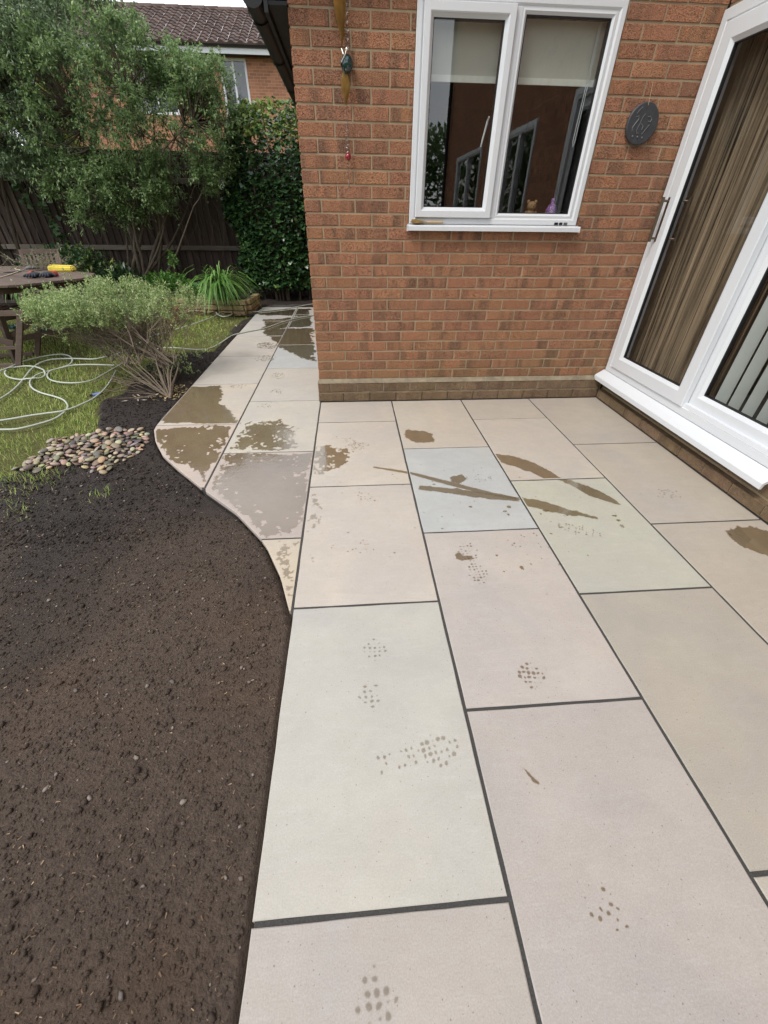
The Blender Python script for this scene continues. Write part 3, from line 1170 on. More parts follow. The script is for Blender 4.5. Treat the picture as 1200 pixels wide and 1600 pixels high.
# two more glazed openings further along the wing (seen mirrored in the window)
for (ya, yb, z0, z1), nm in ((W2, 'back_door'), (W3, 'window')):
    w_o = bpy.data.objects.new(nm, None)
    link(w_o, house)
    f_ = MB()
    ring(f_, -ya + 0.003, -yb - 0.003, z0 + 0.003, z1 - 0.003, prof_frame(0.08, -0.05, 0.02))
    mid = (-ya - yb) / 2
    f_.box(mid - 0.04, mid + 0.04, -0.015, 0.05, z0 + 0.081, z1 - 0.081)
    f_.map(to_wing).build('frame', M['upvc'], w_o)
    MB().add([(a, 0.02, z) for a, z in ((-ya + 0.07, z0 + 0.07), (-yb - 0.07, z0 + 0.07), (-yb - 0.07, z1 - 0.07), (-ya + 0.07, z1 - 0.07))], [(0, 1, 2, 3)]).map(to_wing).build('pane', M['glass'], w_o)
MB().tube([(WX - 0.06, -7.86, 0.0), (WX - 0.06, -7.86, 5.1)], 0.036, 10).build('downpipe', M['black'], house)

# ---- blinds and curtain
lin = simple('blind_fabric', (0.62, 0.60, 0.52), 0.9, 0.1, var=0.08, scale=4, bump=0.3)
bl = thing('roller_blind', 'half lowered cream roller blind behind the kitchen window glass', 'blind', (1.3, 0.09, 2.30))
MB().box(-0.56, 0.56, -0.003, 0.0, -0.315, 0.02).build('blind_cloth', lin, bl)
MB().box(-0.56, 0.56, -0.007, 0.004, -0.345, -0.3155).build('bottom_bar', simple('blind_bar', (0.85, 0.83, 0.74), 0.7), bl)
MB().tube([(-0.56, 0, 0.045), (0.56, 0, 0.045)], 0.024, 10).build('roller', lin, bl)
ch = MB()
pp = [(0.50, -0.03, 0.0), (0.497, -0.03, -0.3), (0.492, -0.03, -0.60), (0.485, -0.03, -0.63), (0.478, -0.03, -0.60), (0.487, -0.03, -0.3), (0.494, -0.03, 0.0)]
ch.tube(pp, 0.0025, 5)
ch.build('pull_chain', simple('chain_plastic', (0.6, 0.6, 0.58), 0.4), bl)

brown = mat_cloth_streak('brown_curtain_cloth', (0.0, 0.0, 0.0), (0.42, 0.31, 0.205), (1, 48, 0.25))
cu = MB()
aa = np.linspace(0.10, 1.02, 190)
pts = [(a, 0.13 + 0.022 * math.sin(a * 105 + 2 * math.sin(a * 17)) + 0.009 * math.sin(a * 310), z) for z in (2.3, 0.12) for a in aa]
cu.add(pts, [(i, i + 1, 190 + i + 1, 190 + i) for i in range(189)])
cu.map(to_wing)
cur = cu.build('string_curtain', brown, None, smooth=True)
tag(cur, 'brown pleated string curtain hanging behind the far patio door pane', 'curtain')
vb = thing('vertical_blind', 'pale grey vertical slat blind behind the nearer patio door pane', 'blind', (WX + 0.11, -1.0, 2.3))
slat = simple('blind_slat', (0.62, 0.64, 0.6), 0.85, 0.1, var=0.06, scale=6)
for i in range(7):
    a = 0.10 + i * 0.105
    th = math.radians(4 + random.uniform(-7, 7))
    dx, dy = math.cos(th) * 0.042, math.sin(th) * 0.042
    s_ = MB().add([(dx, -a - dy, 0), (0.004, -a, 0), (-dx, -a + dy, 0), (dx, -a - dy, -2.08), (0.004, -a, -2.08), (-dx, -a + dy, -2.08)], [(0, 1, 4, 3), (1, 2, 5, 4)])
    s_.build('slat', slat, vb)
MB().box(-0.02, 0.02, -0.85, 0.0, 0.0, 0.03).build('head_rail', M['upvc'], vb)

# things on the inner sill
tb = thing('teddy_bear', 'small tan teddy bear sitting inside the window on the sill', 'teddy bear', (1.62, 0.17, 1.256))
fur = simple('teddy_fur', (0.42, 0.25, 0.12), 0.95, 0.1, var=0.2, scale=90, bump=0.8)
b_ = MB().ball((0, 0, 0.045), 0.036, 12, (1, 0.85, 1.15))
for sx in (-1, 1):
    b_.ball((sx * 0.032, -0.02, 0.015), 0.017, 8, (1, 1.4, 0.9))
    b_.ball((sx * 0.036, -0.008, 0.058), 0.012, 8, (1, 1, 1.6))
b_.build('body', fur, tb, smooth=True)
b_ = MB().ball((0, -0.004, 0.105), 0.03, 12, (1.1, 1, 0.95)).ball((0, -0.03, 0.098), 0.012, 8)
for sx in (-1, 1):
    b_.ball((sx * 0.027, 0, 0.13), 0.012, 8, (1, 0.6, 1))
b_.build('head', fur, tb, smooth=True)
MB().ball((0.011, -0.031, 0.11), 0.003, 6).ball((-0.011, -0.031, 0.11), 0.003, 6).ball((0, -0.041, 0.101), 0.004, 6).build('face', M['gasket'], tb)
m_, t_ = new_mat('glitter')
k = N(t_)
o_ = k.obj()
vc = k.n('TexVoronoi')
k.l(o_, vc.inputs['Vector'])
vc.inputs['Scale'].default_value = 260
k.out(k.mix(k.ramp(k.sep(vc.outputs['Color'])[0], [(0.35, 0.0), (0.9, 1.0)]), (0.06, 0.02, 0.22), (0.75, 0.35, 0.7)), 0.3, None, 0.6)
bt = MB().lathe((1.765, 0.15, 1.256), [(0.0001, 0), (0.04, 0), (0.042, 0.02), (0.038, 0.085), (0.026, 0.11), (0.012, 0.12), (0.012, 0.15), (0.0001, 0.15)], 16).build('glitter_bottle', m_, None, smooth=True)
tag(bt, 'purple and pink glittery bottle inside the window beside the teddy', 'bottle')

# =================================================================== OUTSIDE THINGS ON THE WALL
wc = thing('wind_spinner', 'hanging brass leaf wind spinner with glass balls and spiral wire on the brick wall', 'wind spinner', (0.30, -0.035, 2.42))
brass = simple('old_brass', (0.42, 0.29, 0.09), 0.33, metal=0.7, var=0.5, scale=25)


def leaf_spiral(x, z0, z1, w_, twist, mat, parent):
    b = MB()
    n = 26
    vs = []
    for i in range(n):
        t = i / (n - 1)
        ww = w_ * (math.sin(math.pi * min(1, t * 1.02)) ** 0.75 + 0.03)
        an = twist * t + 0.3
        for s in (-1, 0, 1):
            vs.append((x + s * ww * math.cos(an), 0.3 * abs(s) * ww + s * ww * math.sin(an), z0 + (z1 - z0) * t))
    b.add(vs, [(i * 3 + j, i * 3 + j + 1, i * 3 + j + 4, i * 3 + j + 3) for i in range(n - 1) for j in range(2)])
    return b.build('metal_leaf', mat, parent, smooth=True)


leaf_spiral(-0.012, -0.06, -0.365, 0.052, 1.0, brass, wc)
leaf_spiral(0.0, -0.455, -0.60, 0.032, 0.9, brass, wc)
MB().ball((0.012, -0.002, -0.43), 0.035, 16, (1, 1, 1.15)).build('glass_ball', simple('green_glass', (0.006, 0.035, 0.035), 0.08, 0.9, var=0.5, scale=20, bump=0.0), wc, smooth=True)
MB().tube([(-0.016, -0.02, -0.375), (-0.006, -0.034, -0.40), (0.006, -0.034, -0.42), (-0.01, -0.02, -0.455), (0.0, -0.003, -0.475)], 0.0025, 5).tube([(0.016, -0.02, -0.37), (0.004, -0.035, -0.40), (-0.02, -0.03, -0.43), (-0.022, -0.01, -0.44)], 0.003, 5).build('wire_cage', M['steel'], wc)
MB().ball((0.013, -0.025, -0.378), 0.007, 8).build('bead', simple('pearl', (0.8, 0.78, 0.7), 0.2), wc)
sp = [(0.011 * (0.35 + 0.65 * min(1, max(0, (t - 0.15) * 1.8))) * math.cos(t * 40), 0.011 * (0.35 + 0.65 * min(1, max(0, (t - 0.15) * 1.8))) * math.sin(t * 40), -0.60 - t * 0.21) for t in np.linspace(0, 1, 80)]
MB().tube(sp, 0.0023, 5).build('spiral_wire', M['steel'], wc)
MB().ball((0.002, 0, -0.828), 0.019, 12).build('glass_ball', simple('red_glass', (0.25, 0.006, 0.02), 0.08, 0.9, bump=0.0), wc, smooth=True)
sp = [(0.012 * max(0.1, 1 - t * 1.3) * math.cos(t * 22) + 0.003 * math.sin(t * 9), 0.012 * max(0.1, 1 - t * 1.3) * math.sin(t * 22), -0.845 - t * 0.15) for t in np.linspace(0, 1, 60)]
MB().tube(sp, 0.0023, 5).build('spiral_wire', M['steel'], wc)
cc = MB()
for i in range(22):
    z = -0.03 - i * 0.016
    pts = [(0.022 + 0.0035 * math.cos(a), 0.015 + (0.0035 * math.sin(a) if i % 2 else 0), z + 0.008 * math.sin(a)) for a in np.linspace(0, 2 * math.pi, 9)]
    cc.tube(pts, 0.0012, 4, cap=False)
cc.build('chain', M['steel'], wc)

dp = thing('slate_plaque', 'round dark slate wall plaque with raised curls hung from a string', 'wall plaque', (2.17, -0.018, 1.78))
d_ = MB()
n = 36
R_ = 0.101
ringp = [(r, y) for r, y in ((R_ - 0.004, 0.008), (R_, 0.004), (R_, -0.008), (R_ - 0.005, -0.013), (0.0001, -0.013))]
vs = [(r * math.cos(2 * math.pi * k / n), y, r * math.sin(2 * math.pi * k / n)) for r, y in ringp for k in range(n)]
d_.add(vs, [(i * n + k, (i + 1) * n + k, (i + 1) * n + (k + 1) % n, i * n + (k + 1) % n) for i in range(len(ringp) - 1) for k in range(n)])
d_.build('disc', M['slate'], dp)
sl = simple('slate_relief', (0.12, 0.12, 0.13), 0.45, bump=0.1)
rl = MB()
for pl in ([(-0.055, 0.03), (-0.04, 0.035), (-0.035, 0.02), (-0.05, 0.0), (-0.062, -0.02), (-0.058, -0.035)],
           [(0.0, 0.045), (-0.012, 0.03), (-0.016, 0.01), (-0.022, -0.01), (-0.03, -0.03), (-0.022, -0.045), (-0.008, -0.045)],
           [(0.02, 0.032), (0.035, 0.034), (0.05, 0.022), (0.044, 0.008), (0.03, 0.012)],
           [(0.045, -0.005), (0.032, -0.02), (0.02, -0.038), (0.012, -0.05)],
           [(-0.03, 0.075), (-0.05, 0.055), (-0.056, 0.045)], [(-0.01, 0.0), (0.006, -0.012), (0.002, -0.028)]):
    rl.tube([(x, -0.0135, z) for x, z in pl], 0.0028, 5)
for x, z in ((-0.045, -0.06), (-0.012, -0.062), (0.02, -0.065)):
    rl.ball((x, -0.0135, z), 0.006, 8)
rl.build('relief', sl, dp)
MB().tube([(0.0, -0.014, 0.085), (0.0, -0.012, 0.101), (0.003, 0.012, 0.19)], 0.0012, 4).build('string', simple('string', (0.5, 0.38, 0.24), 0.9), dp)

br = thing('old_brush', 'worn wooden handled brush with yellow bristles lying on the window sill', 'brush', (0.71, -0.03, 1.256))
MB().tube([(0.115, 0, 0.006), (0.15, -0.002, 0.006), (0.23, -0.004, 0.006)], [0.006, 0.008, 0.0065], 8).build('handle', mat_wood('brush_wood', (0.4, 0.27, 0.14), (0.6, 0.45, 0.28)), br)
b_ = MB()
for i in range(130):
    y0, z0 = random.uniform(-0.012, 0.012), random.uniform(0, 0.013)
    L_ = random.uniform(0.07, 0.115)
    b_.tube([(0.118, y0 * 0.5, 0.006), (0.118 - L_ * 0.5, y0, z0), (0.118 - L_, y0 * 1.3 + random.uniform(-0.006, 0.006), max(0.0005, z0 + random.uniform(-0.008, 0.01)))], 0.0011, 3, cap=False)
b_.build('bristles', simple('bristle', (0.34, 0.22, 0.07), 0.8, var=0.5), br)['kind'] = 'stuff'

# =================================================================== GROUND
gp_ = np_mesh('ground', [(-150, -150, -0.14), (150, -150, -0.14), (150, 150, -0.14), (-150, 150, -0.14)], [(0, 1, 2, 3)], M['lawn'])
tag(gp_, kind='structure')


def sheet(name, x0, x1, y0, y1, step, zf, mat, keep=None, smooth=True):
    xs = np.arange(x0, x1 + step / 2, step)
    ys = np.arange(y0, y1 + step / 2, step)
    X, Y = np.meshgrid(xs, ys)
    Z = zf(X, Y)
    V = np.stack([X.ravel(), Y.ravel(), Z.ravel()], 1)
    nx, ny = len(xs), len(ys)
    i = (np.arange(ny - 1)[:, None] * nx + np.arange(nx - 1)[None, :]).ravel()
    F = np.stack([i, i + 1, i + nx + 1, i + nx], 1)
    if keep is not None:
        kk = keep(X, Y).ravel()
        F = F[kk[F].any(1)]
        used = np.unique(F)
        mp_ = np.zeros(len(V), int)
        mp_[used] = np.arange(len(used))
        V, F = V[used], mp_[F]
    o = np_mesh(name, V, F, mat, None, smooth)
    return tag(o, kind='structure')


LAWN_EDGE = [ground(*q) for q in ((0, 742), (30, 731), (60, 712), (95, 690), (150, 672), (149, 640), (155, 622), (185, 612), (200, 592), (222, 572), (262, 549), (292, 547), (330, 546), (348, 533), (362, 512), (372, 500), (390, 492))]
SOIL = LAWN_EDGE + [(-1.0, 3.8), (-1.0, -0.6), (0.06, -2.2), (0.06, -6.5), (-6.0, -6.5), (-3.6, -2.6)]
LAWNP = LAWN_EDGE + [(-1.22, 3.75), (-1.35, 3.95), (-2.6, 4.05), (-3.2, 4.3), (-12, 4.3), (-12, -2.6), (-3.6, -2.6)]
BED = [(-12, 4.25), (-3.2, 4.25), (-2.6, 3.95), (-1.25, 3.72), (-1.22, 4.28), (0.2, 4.28), (0.2, 6.2), (-12, 6.2)]


def zsoil(X, Y):
    far = np.clip((Y + 0.3) / 1.0, 0, 1)
    z = -0.022 + 0.012 * fbm(X * 1.3, Y * 1.3, 3, 3) + 0.006 * fbm(X * 8, Y * 8, 4, 5) + 0.0028 * fbm(X * 30, Y * 30, 3, 9)
    z = z + far * (0.035 * np.clip(fbm(X * 2.5, Y * 2.5, 3, 30) + 0.25, 0, 1))
    gap = X - edge_x(Y)                       # beside the paving the soil dips, under it it is gone
    z = np.where(gap > -0.012, -0.05, z + 0.004 * np.clip(1 + gap / 0.05, 0, 1))
    e = sdist(X, Y, SOIL) + 0.05 * fbm(X * 6, Y * 6, 3, 21)
    return np.where(e < 0.0, -0.045 + np.clip(e, -1, 0) * 0.5, np.minimum(z, -0.045 + e * 0.9))


sheet('soil', -3.9, 0.06, -4.4, 1.0, 0.0135, zsoil, M['soil'], lambda X, Y: (sdist(X, Y, SOIL) > -0.12) & (X < edge_x(Y) + 0.05))
sheet('soil', -2.6, -1.1, 1.0, 3.9, 0.02, zsoil, M['soil'], lambda X, Y: (sdist(X, Y, SOIL) > -0.12) & (X < edge_x(Y) + 0.05))
sheet('soil', -9.0, 0.0, 3.7, 6.3, 0.05, lambda X, Y: -0.03 + 0.05 * fbm(X * 5, Y * 5, 4, 40) + 0.03, M['soil'], lambda X, Y: inside(X, Y, BED) & ~((X > -1.24) & (Y < 4.32)))
sheet('lawn', -9.0, -1.1, -2.7, 4.4, 0.05, lambda X, Y: -0.045 + 0.012 * fbm(X * 2, Y * 2, 3, 50), M['lawn'], lambda X, Y: X < edge_x(Y) - 0.0)


def gz(x, y):
    return float(zsoil(np.array([[x]]), np.array([[y]]))[0, 0])


# ---- clods, crumbs and chips on the soil
def octa(n, seed):
    """crumb blanks: irregular 12-vertex icosahedra"""
    ph = (1 + 5 ** 0.5) / 2
    V = np.array([(-1, ph, 0), (1, ph, 0), (-1, -ph, 0), (1, -ph, 0), (0, -1, ph), (0, 1, ph), (0, -1, -ph), (0, 1, -ph), (ph, 0, -1), (ph, 0, 1), (-ph, 0, -1), (-ph, 0, 1)]) / 1.9
    F = np.array([(0, 11, 5), (0, 5, 1), (0, 1, 7), (0, 7, 10), (0, 10, 11), (1, 5, 9), (5, 11, 4), (11, 10, 2), (10, 7, 6), (7, 1, 8), (3, 9, 4), (3, 4, 2), (3, 2, 6), (3, 6, 8), (3, 8, 9), (4, 9, 5), (2, 4, 11), (6, 2, 10), (8, 6, 7), (9, 8, 1)])
    return V, F


def scatter_crumbs(name, X, Y, Z, S, mat, flat=0.7, elong=1.0, smooth=False):
    V0, F0 = octa(0, 0)
    n = len(X)
    a = RNG.uniform(0, 2 * np.pi, n)
    jit = RNG.uniform(0.45, 1.5, (n, 12, 1))
    V = V0[None] * jit * S[:, None, None]
    el = RNG.uniform(1.0, elong, n) if elong > 1 else np.ones(n)
    x, y, z = V[..., 0] * el[:, None], V[..., 1], V[..., 2] * flat
    ca, sa_ = np.cos(a)[:, None], np.sin(a)[:, None]
    V = np.stack([x * ca - y * sa_ + X[:, None], x * sa_ + y * ca + Y[:, None], z + Z[:, None]], 2).reshape(-1, 3)
    F = (F0[None] + (np.arange(n) * 12)[:, None, None]).reshape(-1, 3)
    o = np_mesh(name, V, F, mat, None, smooth)
    return o


def soil_points(n, x0, x1, y0, y1, margin=0.02):
    X = RNG.uniform(x0, x1, n * 3)
    Y = RNG.uniform(y0, y1, n * 3)
    ok = (X < edge_x(Y) - margin) & (sdist(X, Y, SOIL) > 0.03)
    return X[ok][:n], Y[ok][:n]


X, Y = soil_points(42000, -2.6, 0.0, -3.9, -1.6)
S = 0.0014 + 0.0032 * RNG.random(len(X)) ** 3.0 + 0.007 * (RNG.random(len(X)) ** 30)
o = scatter_crumbs('soil_crumbs', X, Y, zsoil(X, Y) + S * 0.3, S, M['soil'])
tag(o, 'loose crumbs and clods lying over the dark soil', 'soil crumbs', kind='stuff')
X, Y = soil_points(11000, -3.2, -0.6, -1.8, 2.4)
S = 0.0025 + 0.0075 * RNG.random(len(X)) ** 3.5
o = scatter_crumbs('soil_crumbs', X, Y, zsoil(X, Y) + S * 0.3, S, M['soil'])
tag(o, 'damp dark clods around the pebbles and the shrub', 'soil crumbs', kind='stuff')
# stones and woody chips in the soil
chipm = mat_island('wood_chip', [(0.12, 0.07, 0.04), (0.20, 0.13, 0.08), (0.16, 0.10, 0.06), (0.42, 0.31, 0.19), (0.13, 0.08, 0.045), (0.22, 0.15, 0.09)], 0.85, 0.2)
stm = mat_island('soil_stone', [(0.10, 0.085, 0.075), (0.17, 0.14, 0.12), (0.24, 0.2, 0.17), (0.09, 0.06, 0.045)], 0.75, 0.3, bump=0.4)
X, Y = soil_points(900, -2.8, 0.0, -3.9, -0.6)
S = 0.0022 + 0.006 * RNG.random(len(X)) ** 3
o = scatter_crumbs('small_stones', X, Y, zsoil(X, Y) + S * 0.4, S, stm, flat=0.6, elong=1.6)
tag(o, 'small grey and tan stones scattered in the soil', 'small stones', kind='stuff')


def slivers(X, Y, Z, L, W, tilt=0.35):
    n = len(X)
    a = RNG.uniform(0, 2 * np.pi, n)
    d = np.stack([np.cos(a), np.sin(a), RNG.uniform(-tilt, tilt, n)], 1)
    s = np.stack([-np.sin(a), np.cos(a), RNG.uniform(-0.4, 0.4, n)], 1)
    P = np.stack([X, Y, Z], 1)
    q = [P - d * L[:, None] / 2 - s * W[:, None] / 2, P + d * L[:, None] / 2 - s * W[:, None] * 0.25, P + d * L[:, None] / 2 + s * W[:, None] * 0.3, P - d * L[:, None] / 2 + s * W[:, None] / 2]
    return np.stack(q, 1).reshape(-1, 3), np.arange(n * 4).reshape(-1, 4)


X, Y = soil_points(16000, -2.8, 0.0, -3.9, -1.0)
L = 0.002 + 0.009 * RNG.random(len(X)) ** 4
V, F = slivers(X, Y, zsoil(X, Y) + 0.004, L, L * RNG.uniform(0.12, 0.4, len(X)))
tag(np_mesh('wood_chips', V, F, chipm), 'pale woody chips and fibres sprinkled on the soil', 'wood chips', kind='stuff')

# ---- pebble patch
PEB = [ground(*q) for q in ((20, 731), (60, 705), (85, 683), (130, 677), (180, 669), (226, 670), (234, 682), (216, 703), (196, 716), (178, 722), (166, 736), (142, 734), (120, 722), (92, 724), (60, 732))]
pb = MB().prism(PEB, -0.05, -0.022).build('pebble_patch', M['soil'])
tag(pb, 'low patch of rounded river pebbles between lawn and soil', kind='structure')
pmeshes = []
for s in range(10):
    bm = bmesh.new()
    bmesh.ops.create_icosphere(bm, subdivisions=2, radius=1.0)
    rr = random.Random(s + 50)
    ax = [(Vector((rr.gauss(0, 1), rr.gauss(0, 1), rr.gauss(0, 1))).normalized(), rr.uniform(0.08, 0.24)) for _ in range(5)]
    for v in bm.verts:
        u_ = v.co.normalized()
        f = 1.0
        for a_, am in ax:
            f += am * (max(0, u_.dot(a_)) ** 2 - 0.3)
        v.co = u_ * f
    me = bpy.data.meshes.new('pebble')
    bm.to_mesh(me)
    bm.free()
    me.polygons.foreach_set('use_smooth', [True] * len(me.polygons))
    me.materials.append(M['pebble'])
    pmeshes.append(me)
PCOL = [(178, 160, 130), (188, 172, 146), (160, 142, 116), (158, 148, 132), (140, 128, 112), (172, 160, 138), (128, 122, 116), (150, 130, 108), (120, 112, 102), (98, 94, 90), (165, 138, 105), (140, 118, 100), (84, 80, 78), (176, 158, 130), (130, 118, 100), (110, 96, 82), (158, 138, 110), (70, 68, 70), (142, 134, 120)]
placed = []
xs_, ys_ = [q[0] for q in PEB], [q[1] for q in PEB]
tries = 0
while len(placed) < 235 and tries < 30000:
    tries += 1
    x, y = random.uniform(min(xs_), max(xs_)), random.uniform(min(ys_), max(ys_))
    if not inside(np.array([x]), np.array([y]), PEB)[0]:
        continue
    r = random.uniform(0.016, 0.030)
    lay = 0 if len(placed) < 190 else 1
    if all(math.hypot(x - a, y - b) > (r + c) * (0.84 if l_ == lay else 0.0) for a, b, c, l_ in placed):
        placed.append((x, y, r, lay))
for x, y, r, lay in placed:
    o = bpy.data.objects.new('pebble', random.choice(pmeshes))
    o.scale = (r * random.uniform(1.0, 1.35), r * random.uniform(0.8, 1.05), r * random.uniform(0.36, 0.58))
    o.location = (x, y, -0.013 + lay * 0.016)
    o.rotation_euler = (random.uniform(-0.35, 0.35), random.uniform(-0.35, 0.35), random.uniform(0, 6.3))
    c = s2l(random.choice(PCOL))
    gy_ = sum(c) / 3
    c = [(gy_ + (q - gy_) * 0.62) * m_q for q, m_q in zip(c, (1.12, 1.0, 0.86))]
    o.color = (*[q * random.uniform(0.8, 1.15) for q in c], 1)
    link(o, pb)


# ---- grass
def blades(X, Y, Z, H, W, bend=0.6, seg=2):
    """arching grass blades, two faces each"""
    n = len(X)
    a = RNG.uniform(0, 2 * np.pi, n)
    b = RNG.uniform(0.15, bend, n) * H
    dx, dy = np.cos(a), np.sin(a)
    wx, wy = -dy * W / 2, dx * W / 2
    P = np.stack([X, Y, Z], 1)
    w_ = np.stack([wx, wy, np.zeros(n)], 1)
    m1 = P + np.stack([dx * b * 0.3, dy * b * 0.3, H * 0.6], 1)
    tp = P + np.stack([dx * b, dy * b, H], 1)
    V = np.stack([P - w_, P + w_, m1 + w_ * 0.7, m1 - w_ * 0.7, tp], 1).reshape(-1, 3)
    k_ = (np.arange(n) * 5)[:, None]
    F = np.concatenate([k_ + np.array([[0, 1, 2]]), k_ + np.array([[0, 2, 3]]), k_ + np.array([[3, 2, 4]])], 0)
    return V, F


grassm = mat_island('grass_blade', [(0.17, 0.30, 0.05), (0.28, 0.43, 0.07), (0.38, 0.48, 0.12), (0.24, 0.30, 0.08), (0.58, 0.53, 0.24), (0.32, 0.44, 0.09)], 0.55, 0.3, 0.25)


def lawn_pts(n, x0, x1, y0, y1):
    X = RNG.uniform(x0, x1, n)
    Y = RNG.uniform(y0, y1, n)
    d = sdist(X, Y, LAWNP) + 0.05 * fbm(X * 7, Y * 7, 3, 60)
    dens = np.clip(0.50 + 0.95 * fbm(X * 3.1, Y * 3.1, 4, 70), 0.12, 1)
    # worn strip of bare ground beside the far end of the path
    bare = np.clip((X + 1.95) / 0.5, 0, 1) * np.clip((Y - 1.2) / 0.8, 0, 1)
    ok = (d > 0.0) & (RNG.random(n) < dens * (1 - 0.8 * bare))
    return X[ok], Y[ok]


X, Y = lawn_pts(62000, -4.6, -1.3, -1.5, 1.2)
H = (0.016 + 0.030 * RNG.random(len(X)) ** 1.6) * (0.8 + 0.5 * np.clip(fbm(X * 2, Y * 2, 3, 80) + 0.5, 0, 1))
V, F = blades(X, Y, np.full(len(X), -0.046), H, RNG.uniform(0.0025, 0.0045, len(X)), 1.3)
g1 = np_mesh('grass', V, F, grassm)
tag(g1, 'short patchy lawn grass under the hose loops', 'grass', kind='stuff')
X, Y = lawn_pts(70000, -7.5, -1.25, 1.2, 4.3)
V, F = blades(X, Y, np.full(len(X), -0.046), 0.018 + 0.034 * RNG.random(len(X)) ** 1.5, RNG.uniform(0.004, 0.007, len(X)), 1.0)
tag(np_mesh('grass', V, F, grassm), 'longer lawn grass around the table legs and pots', 'grass', kind='stuff')
# weeds and tufts that creep over the soil edge
tx, ty = [], []
for q, m_n, s_ in (((30, 800), 30, 0.05), ((150, 770), 26, 0.05), ((10, 775), 60, 0.09), ((60, 745), 120, 0.06), ((18, 742), 160, 0.08), ((120, 682), 120, 0.06), ((240, 590), 200, 0.08), ((160, 766), 12, 0.03)):
    gx, gy = ground(*q)
    tx.append(RNG.normal(gx, s_, m_n))
    ty.append(RNG.normal(gy, s_, m_n))
X, Y = np.concatenate(tx), np.concatenate(ty)
V, F = blades(X, Y, zsoil(X, Y) - 0.002, RNG.uniform(0.015, 0.045, len(X)), RNG.uniform(0.002, 0.004, len(X)), 1.4)
tag(np_mesh('weeds', V, F, grassm), 'thin green grass shoots coming up through the soil', 'weeds', kind='stuff')


# =================================================================== LEAVES AND STEMS
def leaves(P, D, L, W, fold=0.25, droop=0.0):
    """P base points, D unit directions; each leaf is a folded lozenge of four triangles"""
    n = len(P)
    up = np.tile(np.array([[0, 0, 1.0]]), (n, 1)) + RNG.normal(0, 0.35, (n, 3))
    S_ = np.cross(D, up)
    S_ /= np.linalg.norm(S_, axis=1)[:, None] + 1e-9
    Nn = np.cross(S_, D)
    L = np.asarray(L)[:, None] if hasattr(L, '__len__') else np.full((n, 1), L)
    W = np.asarray(W)[:, None] if hasattr(W, '__len__') else np.full((n, 1), W)
    tip = P + D * L + np.array([[0, 0, -1.0]]) * droop * L
    mid = P + D * L * 0.5
    l = mid - S_ * W / 2 + Nn * fold * W
    r = mid + S_ * W / 2 + Nn * fold * W
    V = np.stack([P, r, tip, l, mid], 1).reshape(-1, 3)
    k_ = (np.arange(n) * 5)[:, None]
    F = np.concatenate([k_ + np.array([[0, 1, 4]]), k_ + np.array([[1, 2, 4]]), k_ + np.array([[2, 3, 4]]), k_ + np.array([[3, 0, 4]])], 0)
    return V, F


def rdirs(n, bias=(0, 0, 0), s=1.0):
    d = RNG.normal(0, s, (n, 3)) + np.array(bias)
    return d / (np.linalg.norm(d, axis=1)[:, None] + 1e-9)


def path_pts(a, b, n=8, wob=0.05, sag=0.0):
    a, b = np.array(a, float), np.array(b, float)
    L = np.linalg.norm(b - a)
    t = np.linspace(0, 1, n)[:, None]
    p = a + (b - a) * t
    ph = RNG.uniform(0, 6.3, 6)
    for ax in range(3):
        p[:, ax] += wob * L * (np.sin(t[:, 0] * 5 + ph[ax]) - math.sin(ph[ax])) * t[:, 0] * 0.6 + wob * L * 0.4 * np.sin(t[:, 0] * 11 + ph[ax + 3]) * t[:, 0] * (1 - t[:, 0])
    p[:, 2] += sag * L * np.sin(np.pi * t[:, 0])
    return p


